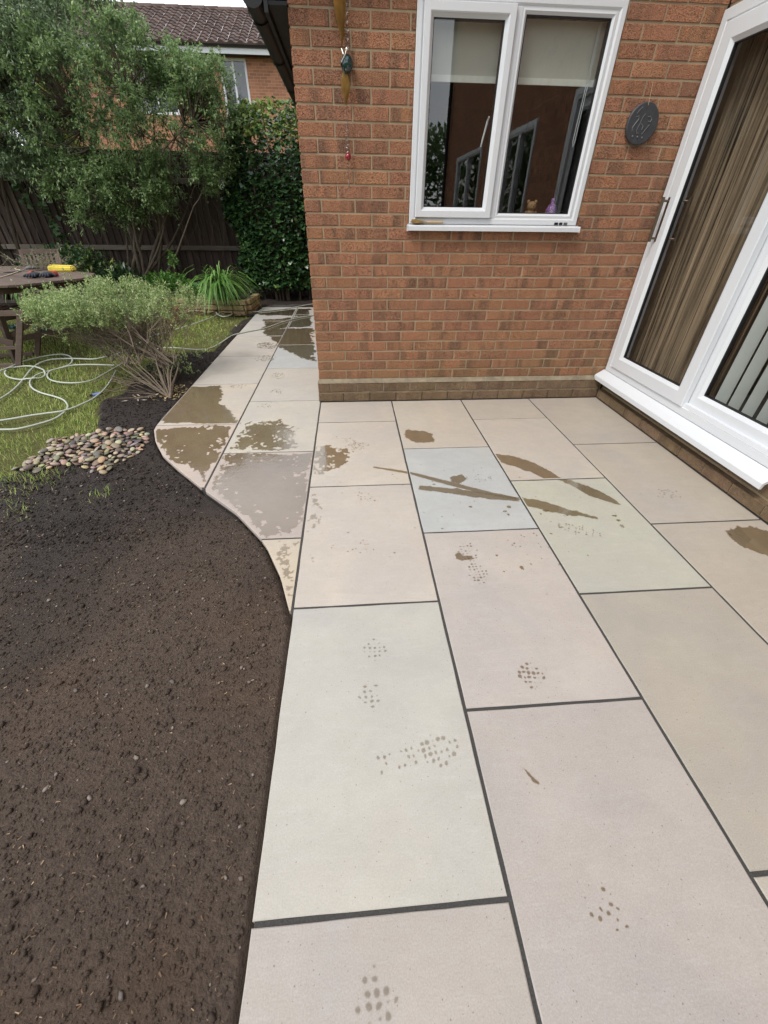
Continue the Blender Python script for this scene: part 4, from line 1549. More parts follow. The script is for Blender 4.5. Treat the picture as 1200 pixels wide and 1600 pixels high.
def grow(tree, forks, lobes, trunk_r, n_limb, n_cl, leaf_n, cl_r, L, W, leafm, barkm, bias=(0, 0, 0.2), crown_name='crown', trunk_name='trunk', hole=0.0, seed_gap=90):
    """multi-stemmed tree: limbs from the foot to points in the lobes, twigs to clumps, leaves round the clumps"""
    tb_ = MB()
    limbs = []
    for f in forks:
        for (c, r) in [lobes[i % len(lobes)] for i in range(n_limb)]:
            tgt = np.array(c) + RNG.normal(0, 0.35, 3) * np.array(r)
            p = path_pts(f, tgt, 10, 0.12, 0.04)
            rad = np.linspace(trunk_r, trunk_r * 0.16, 10) * RNG.uniform(0.55, 1.0)
            tb_.tube(p, list(rad), 6)
            limbs.append(p)
    tb_.build(trunk_name, barkm, tree, smooth=True)
    allp = np.concatenate([q[3:] for q in limbs])
    tw = MB()
    PP, DD = [], []
    for _ in range(n_cl):
        c, r = lobes[RNG.integers(len(lobes))]
        d = RNG.normal(0, 1, 3)
        d /= np.linalg.norm(d)
        q = np.array(c) + d * np.array(r) * RNG.uniform(0.35, 1.0) ** 0.6
        if hole and vnoise(np.array([q[0] * 2.3]), np.array([q[2] * 2.3 + q[1]]), seed_gap)[0] < hole:
            continue
        k_ = np.argmin(((allp - q) ** 2).sum(1) + RNG.uniform(0, 0.05, len(allp)))
        st = allp[k_]
        p = path_pts(st, q, 5, 0.15)
        tw.tube(p, [0.010, 0.008, 0.006, 0.004, 0.0025], 4, cap=False)
        m_n = int(leaf_n * RNG.uniform(0.5, 1.4))
        rr = cl_r * RNG.uniform(0.6, 1.3)
        # leaves sit along short side shoots
        ns = max(3, m_n // 9)
        sd_ = rdirs(ns, bias)
        sl_ = rr * RNG.uniform(0.5, 1.5, ns)
        for s in range(ns):
            m9 = max(1, m_n // ns)
            t_ = RNG.uniform(0.15, 1, m9)[:, None]
            base = q + sd_[s] * sl_[s] * t_ + RNG.normal(0, 0.01, (m9, 3))
            PP.append(base)
            dd = sd_[s] * 0.8 + RNG.normal(0, 0.7, (m9, 3))
            DD.append(dd / np.linalg.norm(dd, axis=1)[:, None])
    tw.build('twig', barkm, tree)['kind'] = 'stuff'
    P, D = np.concatenate(PP), np.concatenate(DD)
    V, F = leaves(P, D, L * RNG.uniform(0.6, 1.3, len(P)), W * RNG.uniform(0.7, 1.3, len(P)), 0.2, 0.15)
    np_mesh(crown_name, V, F, leafm, tree)
    return tree


lfA = mat_island('tree_leaf', [(0.08, 0.14, 0.05), (0.15, 0.24, 0.085), (0.24, 0.35, 0.13), (0.11, 0.19, 0.09), (0.36, 0.46, 0.2), (0.18, 0.28, 0.10)], 0.40, 0.5, 0.4)
lfB = mat_island('grey_leaf', [(0.11, 0.165, 0.085), (0.20, 0.28, 0.14), (0.32, 0.41, 0.23), (0.14, 0.21, 0.12)], 0.5, 0.4, 0.25)
lfD = mat_island('dark_leaf', [(0.012, 0.03, 0.012), (0.022, 0.05, 0.018), (0.04, 0.08, 0.03)], 0.35, 0.5, 0.15)

t1 = thing('fence_tree', 'many stemmed small leaved tree in front of the dark fence, nearest the path', 'tree', (0, 0, 0))
grow(t1, [(-3.45, 5.0, -0.02), (-3.25, 5.05, -0.02), (-3.58, 4.9, -0.02)],
     [((-2.4, 4.9, 2.35), (1.05, 0.7, 0.72)), ((-3.2, 4.7, 2.5), (1.0, 0.7, 0.95)), ((-1.75, 4.8, 2.15), (0.6, 0.5, 0.5)), ((-2.1, 4.7, 1.75), (0.55, 0.4, 0.3)), ((-1.75, 4.8, 2.75), (0.5, 0.45, 0.32)), ((-2.6, 5.0, 3.0), (0.75, 0.6, 0.42)), ((-3.5, 4.7, 1.55), (0.75, 0.4, 0.5)), ((-2.9, 4.7, 1.5), (0.5, 0.35, 0.35)), ((-3.9, 4.8, 2.5), (0.9, 0.6, 0.8))],
     0.040, 4, 720, 120, 0.16, 0.044, 0.022, lfA, M['bark'], (0.1, -0.1, 0.3), hole=0.30)
t2 = thing('dense_tree', 'broad grey-green tree at the left end of the fence, filling the upper left corner', 'tree', (0, 0, 0))
grow(t2, [(-5.9, 5.2, -0.02), (-5.6, 5.4, -0.02)],
     [((-5.2, 4.9, 3.1), (1.2, 0.8, 1.0)), ((-4.3, 5.1, 3.3), (1.0, 0.8, 0.7)), ((-5.9, 4.9, 2.6), (1.3, 0.8, 0.9)), ((-4.6, 5.4, 4.2), (1.4, 0.9, 0.8)), ((-6.4, 5.4, 4.2), (1.4, 1.0, 1.0)), ((-5.7, 5.2, 2.35), (1.3, 0.5, 0.6)), ((-4.6, 5.0, 2.3), (0.9, 0.5, 0.6))],
     0.06, 2, 1000, 120, 0.20, 0.056, 0.020, lfB, M['bark'], (0.25, -0.1, -0.6), hole=0.16)
t3 = thing('garden_tree', 'tall feathery tree beyond the fence, in front of the neighbouring roof', 'tree', (0, 0, 0))
grow(t3, [(-6.2, 9.0, -0.05)],
     [((-6.4, 9.0, 4.6), (1.8, 1.3, 1.4)), ((-4.9, 9.2, 5.1), (1.1, 1.0, 0.75)), ((-7.5, 9.2, 5.2), (1.8, 1.3, 1.5)), ((-5.6, 9.0, 3.3), (1.8, 1.2, 0.9))],
     0.12, 6, 360, 90, 0.3, 0.085, 0.024, mat_island('feathery_leaf', [(0.04, 0.085, 0.035), (0.09, 0.15, 0.06), (0.15, 0.22, 0.10)], 0.55, 0.3, 0.3), M['bark'], (0.3, 0, -0.8), hole=0.15)
t4 = thing('golden_shrub', 'yellow leaved shrub glimpsed beyond the fence through the tree', 'shrub', (0, 0, 0))
grow(t4, [(-5.25, 7.4, -0.05)], [((-5.2, 7.4, 2.75), (0.42, 0.4, 0.62)), ((-5.05, 7.4, 2.1), (0.5, 0.4, 0.5))], 0.04, 3, 60, 90, 0.14, 0.07, 0.035,
     mat_island('gold_leaf', [(0.32, 0.34, 0.07), (0.5, 0.48, 0.14), (0.22, 0.28, 0.05)], 0.5, 0.3, 0.35), M['bark'])

# ---- fence
fence = thing('board_fence', 'dark brown closeboard garden fence with weathered rails behind the trees', 'fence', (0, 0, 0))
for i in range(78):
    x = -8.6 + i * 0.122
    w_ = 0.152
    tl = random.uniform(-0.006, 0.006)
    b_ = MB().add([(x, 6.03 + 0.012, 0.0), (x + w_, 6.03 - 0.010, 0.0), (x + w_, 6.052 - 0.010, 0.0), (x, 6.042 + 0.012, 0.0),
                   (x + tl, 6.03 + 0.012, 2.08), (x + w_ + tl, 6.03 - 0.010, 2.08), (x + w_ + tl, 6.052 - 0.010, 2.08), (x + tl, 6.042 + 0.012, 2.08)],
                  [(0, 3, 2, 1), (4, 5, 6, 7), (0, 1, 5, 4), (1, 2, 6, 5), (2, 3, 7, 6), (3, 0, 4, 7)])
    b_.build('board', M['fence'], fence)
for z, h_ in ((0.70, 0.075), (1.685, 0.075)):
    for xa, xb in ((-8.6, -6.0), (-5.99, -3.0), (-2.99, 0.9)):
        MB().box(xa, xb, 5.945, 6.012, z, z + h_ + random.uniform(-0.004, 0.004)).build('rail', M['rail'], fence, bevel=0.006)
MB().box(-8.6, -4.6, 5.985, 6.08, 2.085, 2.125).build('capping', M['rail'], fence, bevel=0.006)
MB().box(-4.59, 0.9, 5.985, 6.08, 2.085, 2.125).build('capping', M['fence'], fence, bevel=0.006)
for x in (-6.0, -3.0):
    MB().box(x - 0.05, x + 0.05, 6.065, 6.16, -0.05, 2.08).build('post', M['fence'], fence)

# dead runners hanging on the fence
rn = MB()
for i in range(95):
    x = RNG.uniform(-3.1, -1.2) if i < 70 else RNG.uniform(-6.2, -3.2)
    z = RNG.uniform(1.75, 2.15) if i % 3 else RNG.uniform(1.0, 1.7)
    p = path_pts((x, 5.93, z), (x + RNG.normal(0, 0.18), 5.91, z - RNG.uniform(0.3, 0.75)), 7, 0.12)
    rn.tube(p, RNG.uniform(0.0015, 0.004), 4, cap=False)
o = rn.build('dry_creeper_stems', M['twig'])
tag(o, 'tangle of dead brown creeper stems hanging on the fence', 'creeper', kind='stuff')

# ---- ivy hedge
ivy = thing('ivy_hedge', 'tall glossy ivy covered hedge between the tree and the house corner', 'hedge', (0, 0, 0))
ivm = mat_island('ivy_leaf', [(0.018, 0.05, 0.018), (0.03, 0.08, 0.026), (0.055, 0.125, 0.04), (0.09, 0.18, 0.055), (0.035, 0.09, 0.04)], 0.3, 0.6, 0.15)
ivt = mat_island('young_ivy_leaf', [(0.16, 0.28, 0.06), (0.28, 0.38, 0.10), (0.42, 0.48, 0.18)], 0.35, 0.5, 0.3)
n = 17000
th = RNG.uniform(0, 2 * np.pi, n)
u = RNG.random(n)
Zc = 0.18 + 2.42 * u
wx = np.interp(Zc, [0.1, 0.5, 1.2, 2.0, 2.4, 2.65], [0.62, 0.85, 0.92, 0.92, 0.80, 0.45]) * (1 + 0.22 * fbm(th * 1.3, Zc * 2.2, 3, 91))
rr = RNG.uniform(0.55, 1.02, n) ** 0.5
cx_ = -0.85 + 0.1 * Zc * 0.3
P = np.stack([cx_ + wx * rr * np.cos(th), 5.25 + 0.42 * rr * np.sin(th), Zc + 0.05 * fbm(th * 3, Zc * 5, 2, 17)], 1)
D = np.stack([np.cos(th), np.sin(th) * 1.2, np.full(n, -0.35)], 1) + RNG.normal(0, 0.55, (n, 3))
D /= np.linalg.norm(D, axis=1)[:, None]


def ivy_leaves(P, D, S):
    n = len(P)
    sh = np.array([(0, 0), (0.45, -0.12), (0.62, 0.3), (0.34, 0.55), (0, 1.0), (-0.34, 0.55), (-0.62, 0.3), (-0.45, -0.12)])
    up = np.tile(np.array([[0, 0, 1.0]]), (n, 1)) + RNG.normal(0, 0.4, (n, 3))
    Sd = np.cross(D, up)
    Sd /= np.linalg.norm(Sd, axis=1)[:, None] + 1e-9
    Nn = np.cross(Sd, D)
    V = P[:, None, :] + (Sd[:, None, :] * sh[None, :, 0:1] + D[:, None, :] * sh[None, :, 1:2] + Nn[:, None, :] * (np.abs(sh[None, :, 0:1]) * 0.25)) * S[:, None, None]
    F = (np.arange(n) * 8)[:, None] + np.arange(8)[None, :]
    return V.reshape(-1, 3), F


young = (Zc > 2.2) & (RNG.random(n) < 0.75) | (RNG.random(n) < 0.02)
V, F = ivy_leaves(P[~young], D[~young], RNG.uniform(0.035, 0.075, (~young).sum()))
np_mesh('foliage', V, F, ivm, ivy)
V, F = ivy_leaves(P[young], D[young], RNG.uniform(0.035, 0.07, young.sum()))
np_mesh('young_foliage', V, F, ivt, ivy)
st = MB()
for i in range(46):
    a = RNG.uniform(0, 6.28)
    st.tube(path_pts((-0.85 + 0.45 * math.cos(a), 5.25 + 0.2 * math.sin(a), -0.03), (-0.85 + 0.75 * math.cos(a), 5.25 + 0.3 * math.sin(a), RNG.uniform(1.2, 2.5)), 9, 0.06), list(np.linspace(0.02, 0.006, 9)), 5)
st.build('stems', M['bark'], ivy)

# ---- planter of buff walling stone
pl = thing('stone_planter', 'low buff stone planter wall at the far side of the lawn', 'planter', (0, 0, 0))


def stone_run(a, b, h, course):
    a, b = Vector(a), Vector(b)
    d = (b - a)
    L_ = d.length
    d.normalize()
    for c in range(course):
        t = -0.06 * (c % 2)
        z0 = -0.04 + c * h
        while t < L_:
            w_ = random.uniform(0.16, 0.30)
            t0, t1 = max(t, 0), min(t + w_, L_)
            if t1 - t0 > 0.03:
                p0, p1 = a + d * (t0 + 0.005), a + d * (t1 - 0.005)
                MB().beam((p0.x, p0.y, z0 + h / 2), (p1.x, p1.y, z0 + h / 2), 0.1 + random.uniform(-0.01, 0.015), h - random.uniform(0.008, 0.014)).build('stone', M['walling'], pl, bevel=0.008)
            t += w_


stone_run((-2.72, 4.02, 0), (-1.34, 3.78, 0), 0.078, 3)
stone_run((-1.34, 3.80, 0), (-1.30, 4.45, 0), 0.078, 3)
MB().prism([(-2.68, 4.05), (-1.38, 3.83), (-1.36, 4.4), (-2.7, 4.6)], -0.03, 0.15).build('soil_fill', M['soil'], pl)
o = MB().beam((-2.70, 4.035, 0.06), (-1.36, 3.80, 0.06), 0.05, 0.19).build('mortar_core', M['mortar'], pl)


# ---- strap-leaved plants
def strap(name, cx, cy, cz, n, Lr, Wr, spread, mat, label, cat, lean=(0, 0)):
    b = MB()
    for i in range(n):
        a = RNG.uniform(0, 6.28)
        L = RNG.uniform(*Lr)
        W = RNG.uniform(*Wr)
        out = RNG.uniform(0.25, 1.0) * spread * L
        dx, dy = math.cos(a) + lean[0], math.sin(a) + lean[1]
        bx, by = cx + RNG.normal(0, 0.045), cy + RNG.normal(0, 0.045)
        hgt = L * RNG.uniform(0.55, 0.95)
        dr = RNG.uniform(0.1, 0.9)
        vs = []
        for k_ in range(7):
            t = k_ / 6
            r_ = out * t ** 1.3
            z = hgt * (1.5 * t - 1.05 * t * t * (1 + 0.6 * dr))
            w_ = W * (1 - t ** 2.2) * 0.5 + 0.0004
            vs += [(bx + dx * r_ - dy * w_, by + dy * r_ + dx * w_, cz + z), (bx + dx * r_ + dy * w_, by + dy * r_ - dx * w_, cz + z)]
        b.add(vs, [(2 * j, 2 * j + 1, 2 * j + 3, 2 * j + 2) for j in range(6)])
    o = b.build(name, mat, None, smooth=False)
    return tag(o, label, cat)


dlm = mat_island('strap_leaf', [(0.07, 0.18, 0.03), (0.13, 0.29, 0.05), (0.20, 0.37, 0.08), (0.10, 0.22, 0.045), (0.28, 0.40, 0.13)], 0.4, 0.5, 0.3)
strap('daylily', -1.74, 4.0, 0.14, 400, (0.7, 1.2), (0.016, 0.028), 0.62, dlm, 'arching strap leaved green plant spilling over the stone planter', 'plant', (0.15, -0.35))
strap('iris_clump', -5.3, 4.75, 0.0, 60, (0.4, 0.7), (0.012, 0.02), 0.5, dlm, 'dark strap leaved clump beside the fence behind the far chair', 'plant')


def leafy(name, c, r, n, L, W, mat, label, cat, bias=(0, -0.3, 0.5), stems=12, stem_mat=None, fold=0.2, droop=0.15, foot=None):
    t = thing(name, label, cat, (0, 0, 0))
    c, r = np.array(c), np.array(r)
    d = rdirs(n)
    d[:, 2] = np.abs(d[:, 2]) * 1.1 - 0.25
    P = c + d * r * (RNG.uniform(0.25, 1, n) ** 0.5)[:, None] * (1 + 0.25 * fbm(d[:, 0] * 4 + 9, d[:, 2] * 4 + 3, 3, 33))[:, None]
    D = d * 0.5 + RNG.normal(0, 0.6, (n, 3)) + np.array(bias)
    D /= np.linalg.norm(D, axis=1)[:, None]
    V, F = leaves(P, D, L * RNG.uniform(0.6, 1.25, n), W * RNG.uniform(0.7, 1.25, n), fold, droop)
    np_mesh('foliage', V, F, mat, t)
    s = MB()
    f = foot if foot is not None else (c[0], c[1], -0.02)
    for i in range(stems):
        q = P[RNG.integers(n)]
        s.tube(path_pts(np.array(f) + RNG.normal(0, 0.03, 3) * (1, 1, 0), q, 6, 0.08), [0.008, 0.007, 0.006, 0.005, 0.004, 0.003], 4)
    s.build('stems', stem_mat or M['bark'], t)
    return t


rhm = mat_island('broad_leaf', [(0.015, 0.045, 0.018), (0.03, 0.08, 0.03), (0.05, 0.12, 0.04), (0.02, 0.06, 0.03), (0.30, 0.34, 0.08), (0.04, 0.10, 0.04)], 0.33, 0.55, 0.15)
leafy('broad_leaved_shrub', (-4.25, 4.75, 0.40), (0.85, 0.42, 0.52), 1900, 0.12, 0.034, rhm, 'dark broad leaved shrub with yellow edged leaves behind the garden table', 'shrub', foot=(-4.2, 4.9, -0.02))
leafy('laurel_shrub', (-3.45, 4.45, 0.26), (0.42, 0.3, 0.35), 520, 0.12, 0.045, lfD, 'small very dark shrub at the foot of the many stemmed tree', 'shrub')
leafy('herb_clump', (-2.75, 4.5, 0.22), (0.48, 0.3, 0.34), 1300, 0.06, 0.03, mat_island('herb_leaf', [(0.05, 0.14, 0.025), (0.10, 0.24, 0.04), (0.16, 0.32, 0.06)], 0.5, 0.4, 0.35), 'bright green leafy herb clump left of the stone planter', 'plant')
leafy('upright_herb', (-2.62, 4.65, 0.60), (0.09, 0.09, 0.22), 130, 0.05, 0.025, mat_island('herb_leaf_pale', [(0.10, 0.22, 0.05), (0.18, 0.32, 0.08)], 0.5, 0.4, 0.35), 'single upright herb stalk rising above the bright clump', 'plant', foot=(-2.62, 4.65, 0), stems=3)
leafy('bergenia', (-2.15, 4.15, 0.20), (0.34, 0.2, 0.17), 90, 0.13, 0.10, mat_island('round_leaf', [(0.03, 0.09, 0.025), (0.06, 0.15, 0.04), (0.10, 0.22, 0.05)], 0.35, 0.5, 0.2), 'round leaved green plant in the stone planter beside the strap leaves', 'plant', foot=(-2.15, 4.15, 0.1))
leafy('low_herb', (-1.55, 5.0, 0.12), (0.3, 0.2, 0.2), 160, 0.05, 0.03, lfD, 'small dark weed patch on bare earth in front of the ivy', 'plant')
leafy('fern_patch', (-3.95, 4.45, 0.12), (0.4, 0.25, 0.2), 260, 0.09, 0.02, lfB, 'low grey leaved ground plant under the broad leaved shrub', 'plant')

vn = thing('climbing_vine', 'sparse climber with paired oval leaves on the left part of the fence', 'climber', (0, 0, 0))
vs_ = MB()
PP, DD = [], []
for x0, z0, x1, z1 in ((-4.95, 1.95, -4.75, 0.95), (-5.15, 1.9, -5.0, 1.35), (-4.6, 2.0, -4.1, 1.6), (-4.9, 1.5, -4.65, 0.75)):
    p = path_pts((x0, 5.55, z0), (x1, 5.5, z1), 12, 0.08)
    vs_.tube(p, 0.004, 4)
    for i in range(34):
        q = p[RNG.integers(12)]
        PP.append(q + RNG.normal(0, 0.04, 3))
        DD.append(rdirs(1, (0, -0.3, -0.4))[0])
vs_.build('stems', M['bark'], vn)
V, F = ivy_leaves(np.array(PP), np.array(DD), RNG.uniform(0.06, 0.095, len(PP)))
np_mesh('foliage', V, F, mat_island('vine_leaf', [(0.06, 0.13, 0.05), (0.11, 0.2, 0.08), (0.17, 0.26, 0.12)], 0.45, 0.5, 0.25), vn)


# ---- pots
def pot(x, y, r, h, label):
    t = thing('terracotta_pot', label, 'plant pot', (x, y, -0.04), 0, 'terracotta pots on the lawn')
    MB().lathe((0, 0, 0), [(r * 0.62, 0), (r * 0.9, h * 0.78), (r * 0.86, h * 0.78), (r * 0.6, 0.02)], 28).build('body', M['terracotta'], t, smooth=True)
    MB().lathe((0, 0, 0), [(r * 0.9, h * 0.77), (r * 1.0, h * 0.79), (r * 1.02, h * 0.98), (r * 0.99, h), (r * 0.86, h), (r * 0.85, h * 0.8)], 28).build('rim', M['terracotta'], t, smooth=False)
    MB().lathe((0, 0, 0), [(0.0001, h * 0.86), (r * 0.86, h * 0.84)], 20).build('potting_soil', M['soil'], t)
    return t


pot(-2.36, 3.28, 0.155, 0.22, 'front terracotta pot with a wide rim half hidden by the pale shrub')
pot(-2.62, 3.95, 0.13, 0.21, 'rear terracotta pot standing against the stone planter')

# ---- pale leaning shrub with bare stems
bush = thing('leaning_shrub', 'pale grey-green shrub with bare fanning stems leaning over the lawn', 'shrub', (0, 0, 0))
foot = np.array([-1.33, 0.16, -0.02])
foot2 = np.array([-1.56, 0.50, -0.02])
sb = MB()
tips = []
CB = np.array([-1.92, 0.95, 0.63])
RB = np.array([0.72, 0.60, 0.12])


def crown_pt():
    while True:
        d = RNG.uniform(-1, 1, 3)
        if (d[:2] ** 2).sum() < 1:
            break
    x, y = CB[0] + RB[0] * d[0], CB[1] + RB[1] * d[1]
    ed = (d[:2] ** 2).sum()
    z = CB[2] + RB[2] * (d[2] * (1 - 0.5 * ed)) - 0.07 * ed + 0.03 * math.sin(x * 9)
    if x > -1.45:
        z += 0.02
    return np.array([x, y, z])


mains = []
for i in range(20):
    f = foot if i < 16 else foot2
    q = crown_pt()
    a_ = f + (q - f) * 0.45 + np.array([0, 0, -0.06])
    p1 = path_pts(f, a_, 6, 0.05)
    sb.tube(p1, list(np.linspace(0.013 if i < 2 else 0.0062, 0.004, 6)), 6)
    mains.append(p1)
    for j in range(6):
        q2 = crown_pt()
        if np.linalg.norm(q2 - a_) > 0.75:
            q2 = a_ + (q2 - a_) * 0.75 / np.linalg.norm(q2 - a_) * RNG.uniform(0.9, 1.15)
            q2[2] = max(q2[2], 0.50)
        mid = a_ + (q2 - a_) * 0.5 + RNG.normal(0, 0.03, 3)
        sb.tube(path_pts(a_, mid, 5, 0.07), [0.0042, 0.0038, 0.0034, 0.003, 0.0027], 5, cap=False)
        for m_ in range(3):
            q3 = q2 + RNG.normal(0, 0.09, 3) * (1, 1, 0.5)
            sb.tube(path_pts(mid, q3, 5, 0.08), [0.0035, 0.003, 0.0026, 0.002, 0.0015], 4, cap=False)
            tips.append(q3)
# low dead whips at the foot
for i in range(34):
    f = foot if i % 2 else foot2
    a_ = RNG.uniform(1.7, 4.0)
    st_ = f + np.array([math.cos(a_) * 0.1, math.sin(a_) * 0.1, 0.05])
    sb.tube(path_pts(st_, f + np.array([math.cos(a_) * RNG.uniform(0.25, 0.6), math.sin(a_) * RNG.uniform(0.2, 0.5), RNG.uniform(0.0, 0.28)]), 6, 0.16), [0.004, 0.0035, 0.003, 0.0025, 0.002, 0.0015], 4, cap=False)
sb.build('stems', M['twig'], bush)
PP, DD = [], []
extra = [q for q in (crown_pt() for _ in range(1900)) if vnoise(np.array([q[0] * 7 + 3]), np.array([q[1] * 7]), 77)[0] > 0.46]
extra += [q + np.array([0, 0, RNG.uniform(0.04, 0.12)]) for q in extra[::14]]
low = [foot + np.array([RNG.uniform(-0.05, 0.35), RNG.uniform(0.3, 1.2), RNG.uniform(0.12, 0.42)]) * np.array([1, 1, 1]) for _ in range(8)]
low += [foot2 + np.array([RNG.uniform(-0.3, 0.35), RNG.uniform(0.0, 0.4), RNG.uniform(0.05, 0.16)]) for _ in range(22)]
for q in tips + extra + low:
    ns = RNG.integers(3, 6)
    for s in range(ns):
        d = rdirs(1, (0, -0.1, 1.0), 0.55)[0]
        L_ = RNG.uniform(0.03, 0.085)
        m_ = int(RNG.integers(9, 16))
        t_ = RNG.uniform(0.0, 1.0, m_)[:, None]
        PP.append(q + RNG.normal(0, 0.02, 3) + d * L_ * t_)
        dd = d * 0.7 + RNG.normal(0, 0.7, (m_, 3))
        DD.append(dd / np.linalg.norm(dd, axis=1)[:, None])
P, D = np.concatenate(PP), np.concatenate(DD)
V, F = leaves(P, D, RNG.uniform(0.013, 0.026, len(P)), RNG.uniform(0.006, 0.010, len(P)), 0.15)
np_mesh('foliage', V, F, mat_island('shrub_leaf', [(0.15, 0.25, 0.08), (0.28, 0.40, 0.13), (0.42, 0.50, 0.22), (0.20, 0.31, 0.10), (0.60, 0.62, 0.36), (0.31, 0.43, 0.15)], 0.5, 0.4, 0.25), bush)

# fallen leaves by its foot
fl = ground(278, 612)
n = 230
X = RNG.normal(fl[0] - 0.02, 0.09, n)
Y = RNG.normal(fl[1] + 0.02, 0.10, n)
okk = X < edge_x(Y) - 0.005
X, Y = X[okk], Y[okk]
P = np.stack([X, Y, zsoil(X, Y) + 0.012], 1)
D = rdirs(len(X), (0, 0, 0.1))
D[:, 2] *= 0.4
V, F = leaves(P, D, RNG.uniform(0.018, 0.04, len(X)), RNG.uniform(0.006, 0.014, len(X)), 0.1)
flm = mat_island('fallen_leaf', [(0.36, 0.26, 0.12), (0.5, 0.4, 0.2), (0.26, 0.16, 0.08), (0.42, 0.36, 0.18)], 0.7, 0.3, 0.1)
tag(np_mesh('fallen_leaves', V, F, flm), 'heap of dry yellow leaves at the foot of the leaning shrub', 'leaves', kind='stuff')
X, Y = [], []
for q, m_n, s_ in (((350, 512), 18, 0.12), ((333, 560), 16, 0.1), ((215, 620), 26, 0.07), ((300, 540), 18, 0.12)):
    gx, gy = ground(*q)
    X.append(RNG.normal(gx, s_, m_n))
    Y.append(RNG.normal(gy, s_, m_n))
X, Y = np.concatenate(X), np.concatenate(Y)
okk = X < edge_x(Y) - 0.02
X, Y = X[okk], Y[okk]
D = rdirs(len(X))
D[:, 2] *= 0.3
V, F = leaves(np.stack([X, Y, zsoil(X, Y) + 0.012], 1), D, RNG.uniform(0.03, 0.07, len(X)), RNG.uniform(0.008, 0.015, len(X)), 0.1)
tag(np_mesh('fallen_leaves', V, F, mat_island('pale_litter', [(0.5, 0.46, 0.38), (0.3, 0.22, 0.13), (0.62, 0.58, 0.5)], 0.8, 0.2)), 'pale dry leaf litter strewn on bare earth along the path', 'leaves', kind='stuff')


# ---- hoses
def crv(pts, n=6):
    pts = [np.array(q, float) for q in pts]
    out = []
    P_ = [pts[0]] + pts + [pts[-1]]
    for i in range(1, len(P_) - 2):
        p0, p1, p2, p3 = P_[i - 1:i + 3]
        for t in np.linspace(0, 1, n, endpoint=False):
            out.append(0.5 * ((2 * p1) + (-p0 + p2) * t + (2 * p0 - 5 * p1 + 4 * p2 - p3) * t * t + (-p0 + 3 * p1 - 3 * p2 + p3) * t ** 3))
    out.append(pts[-1])
    return out


def hose_px(px, z0, label, mat=None, zend=None, r=0.0078):
    pts = []
    for q in px:
        x, y = ground(*q, z0 - 0.0)
        on = x > edge_x(y) - 0.03
        pts.append((x, y, (0.009 if on else max(z0 + 0.022 * min(1, max(0, (y - 0.8) / 0.6)), gz(x, y) + 0.007))))
    pts = crv(pts, 6)
    # strands that cross lie one over the other
    for i, p in enumerate(pts):
        for j in range(0, i - 8):
            if math.hypot(p[0] - pts[j][0], p[1] - pts[j][1]) < 0.035:
                p[2] = max(p[2], pts[j][2] + 0.012)
    zz = [p[2] for p in pts]
    for _ in range(3):
        zz = [max(zz[i], (zz[max(0, i - 1)] + zz[min(len(zz) - 1, i + 1)]) / 2) for i in range(len(zz))]
    for p, z in zip(pts, zz):
        p[2] = z
    o = MB().tube(pts, r, 8).build('garden_hose', mat or M['hose'], None, smooth=True)
    return tag(o, label, 'hose', 'pale garden hoses across the lawn')


def c2(pts):
    return [(x / 4.286, 530 + y / 4.286) for x, y in pts]


zl = -0.018
hose_px(c2([(-700, 640), (-420, 560), (-160, 600), (0, 605), (120, 600), (250, 570), (360, 535), (430, 490), (455, 450), (430, 410), (370, 385), (280, 360), (220, 330), (200, 295), (215, 265), (260, 235), (340, 215), (420, 195), (475, 175), (490, 145), (460, 122), (400, 115), (320, 125), (220, 145), (120, 175), (60, 200), (35, 230), (60, 255), (130, 270), (210, 272), (280, 258), (305, 235), (290, 210), (240, 192), (170, 188), (90, 200), (0, 225), (-120, 262), (-330, 300), (-620, 420)]),
        zl, 'looped pale hose with the widest coil, nearest the pebbles')
hose_px(c2([(-560, 760), (-300, 600), (-120, 470), (0, 400), (70, 355), (130, 300), (180, 240), (215, 205), (270, 170), (340, 150), (430, 143), (530, 143), (640, 145), (740, 125), (790, 115), (880, 70), (940, 38)]) + [(232, 531), (245, 526), (290, 513), (330, 499), (347, 489), (355, 484), (362, 487), (362, 494), (350, 497), (339, 493), (341, 485), (352, 482), (364, 489), (372, 485), (378, 484), (377, 489), (368, 490), (385, 490), (400, 490), (440, 486), (470, 481), (487, 478), (520, 473)],
        zl, 'long hose running behind the shrub to the small coil before the planter')
hose_px(c2([(-640, 520), (-300, 590), (-110, 560), (0, 545), (100, 530), (200, 512), (300, 498), (400, 485), (430, 478), (490, 460), (560, 430), (620, 400), (680, 355), (720, 310), (750, 265), (778, 215)]), zl + 0.01, 'hose length with a blue connector beside the dark soil')
hose_px(c2([(770, 182), (700, 180), (600, 178), (500, 182), (420, 197), (345, 215), (318, 240), (335, 270), (400, 288), (500, 293), (600, 280), (680, 245), (760, 203), (840, 165), (900, 140), (950, 115)]) + [(235, 551), (257, 547), (280, 547), (300, 549), (318, 549), (335, 545), (350, 537), (365, 527), (390, 521), (415, 516), (440, 507), (465, 500), (487, 496), (530, 488)],
        zl, 'hose that crosses onto the wet path and rounds the house corner')
cx, cy = ground(150, 614, 0.0)
cn_ = thing('hose_connector', 'small blue and black hose connector lying beside the hose', 'connector', (cx, cy, -0.012), 0.6)
MB().tube([(-0.03, 0, 0), (0.03, 0, 0)], 0.013, 10).build('collar', simple('connector_blue', (0.16, 0.24, 0.5), 0.4), cn_)
MB().tube([(-0.055, 0, 0), (-0.03, 0, 0)], 0.010, 10).build('nut', M['gasket'], cn_)
MB().tube([(0.03, 0, 0), (0.05, 0, 0)], 0.009, 10).build('nut', M['gasket'], cn_)

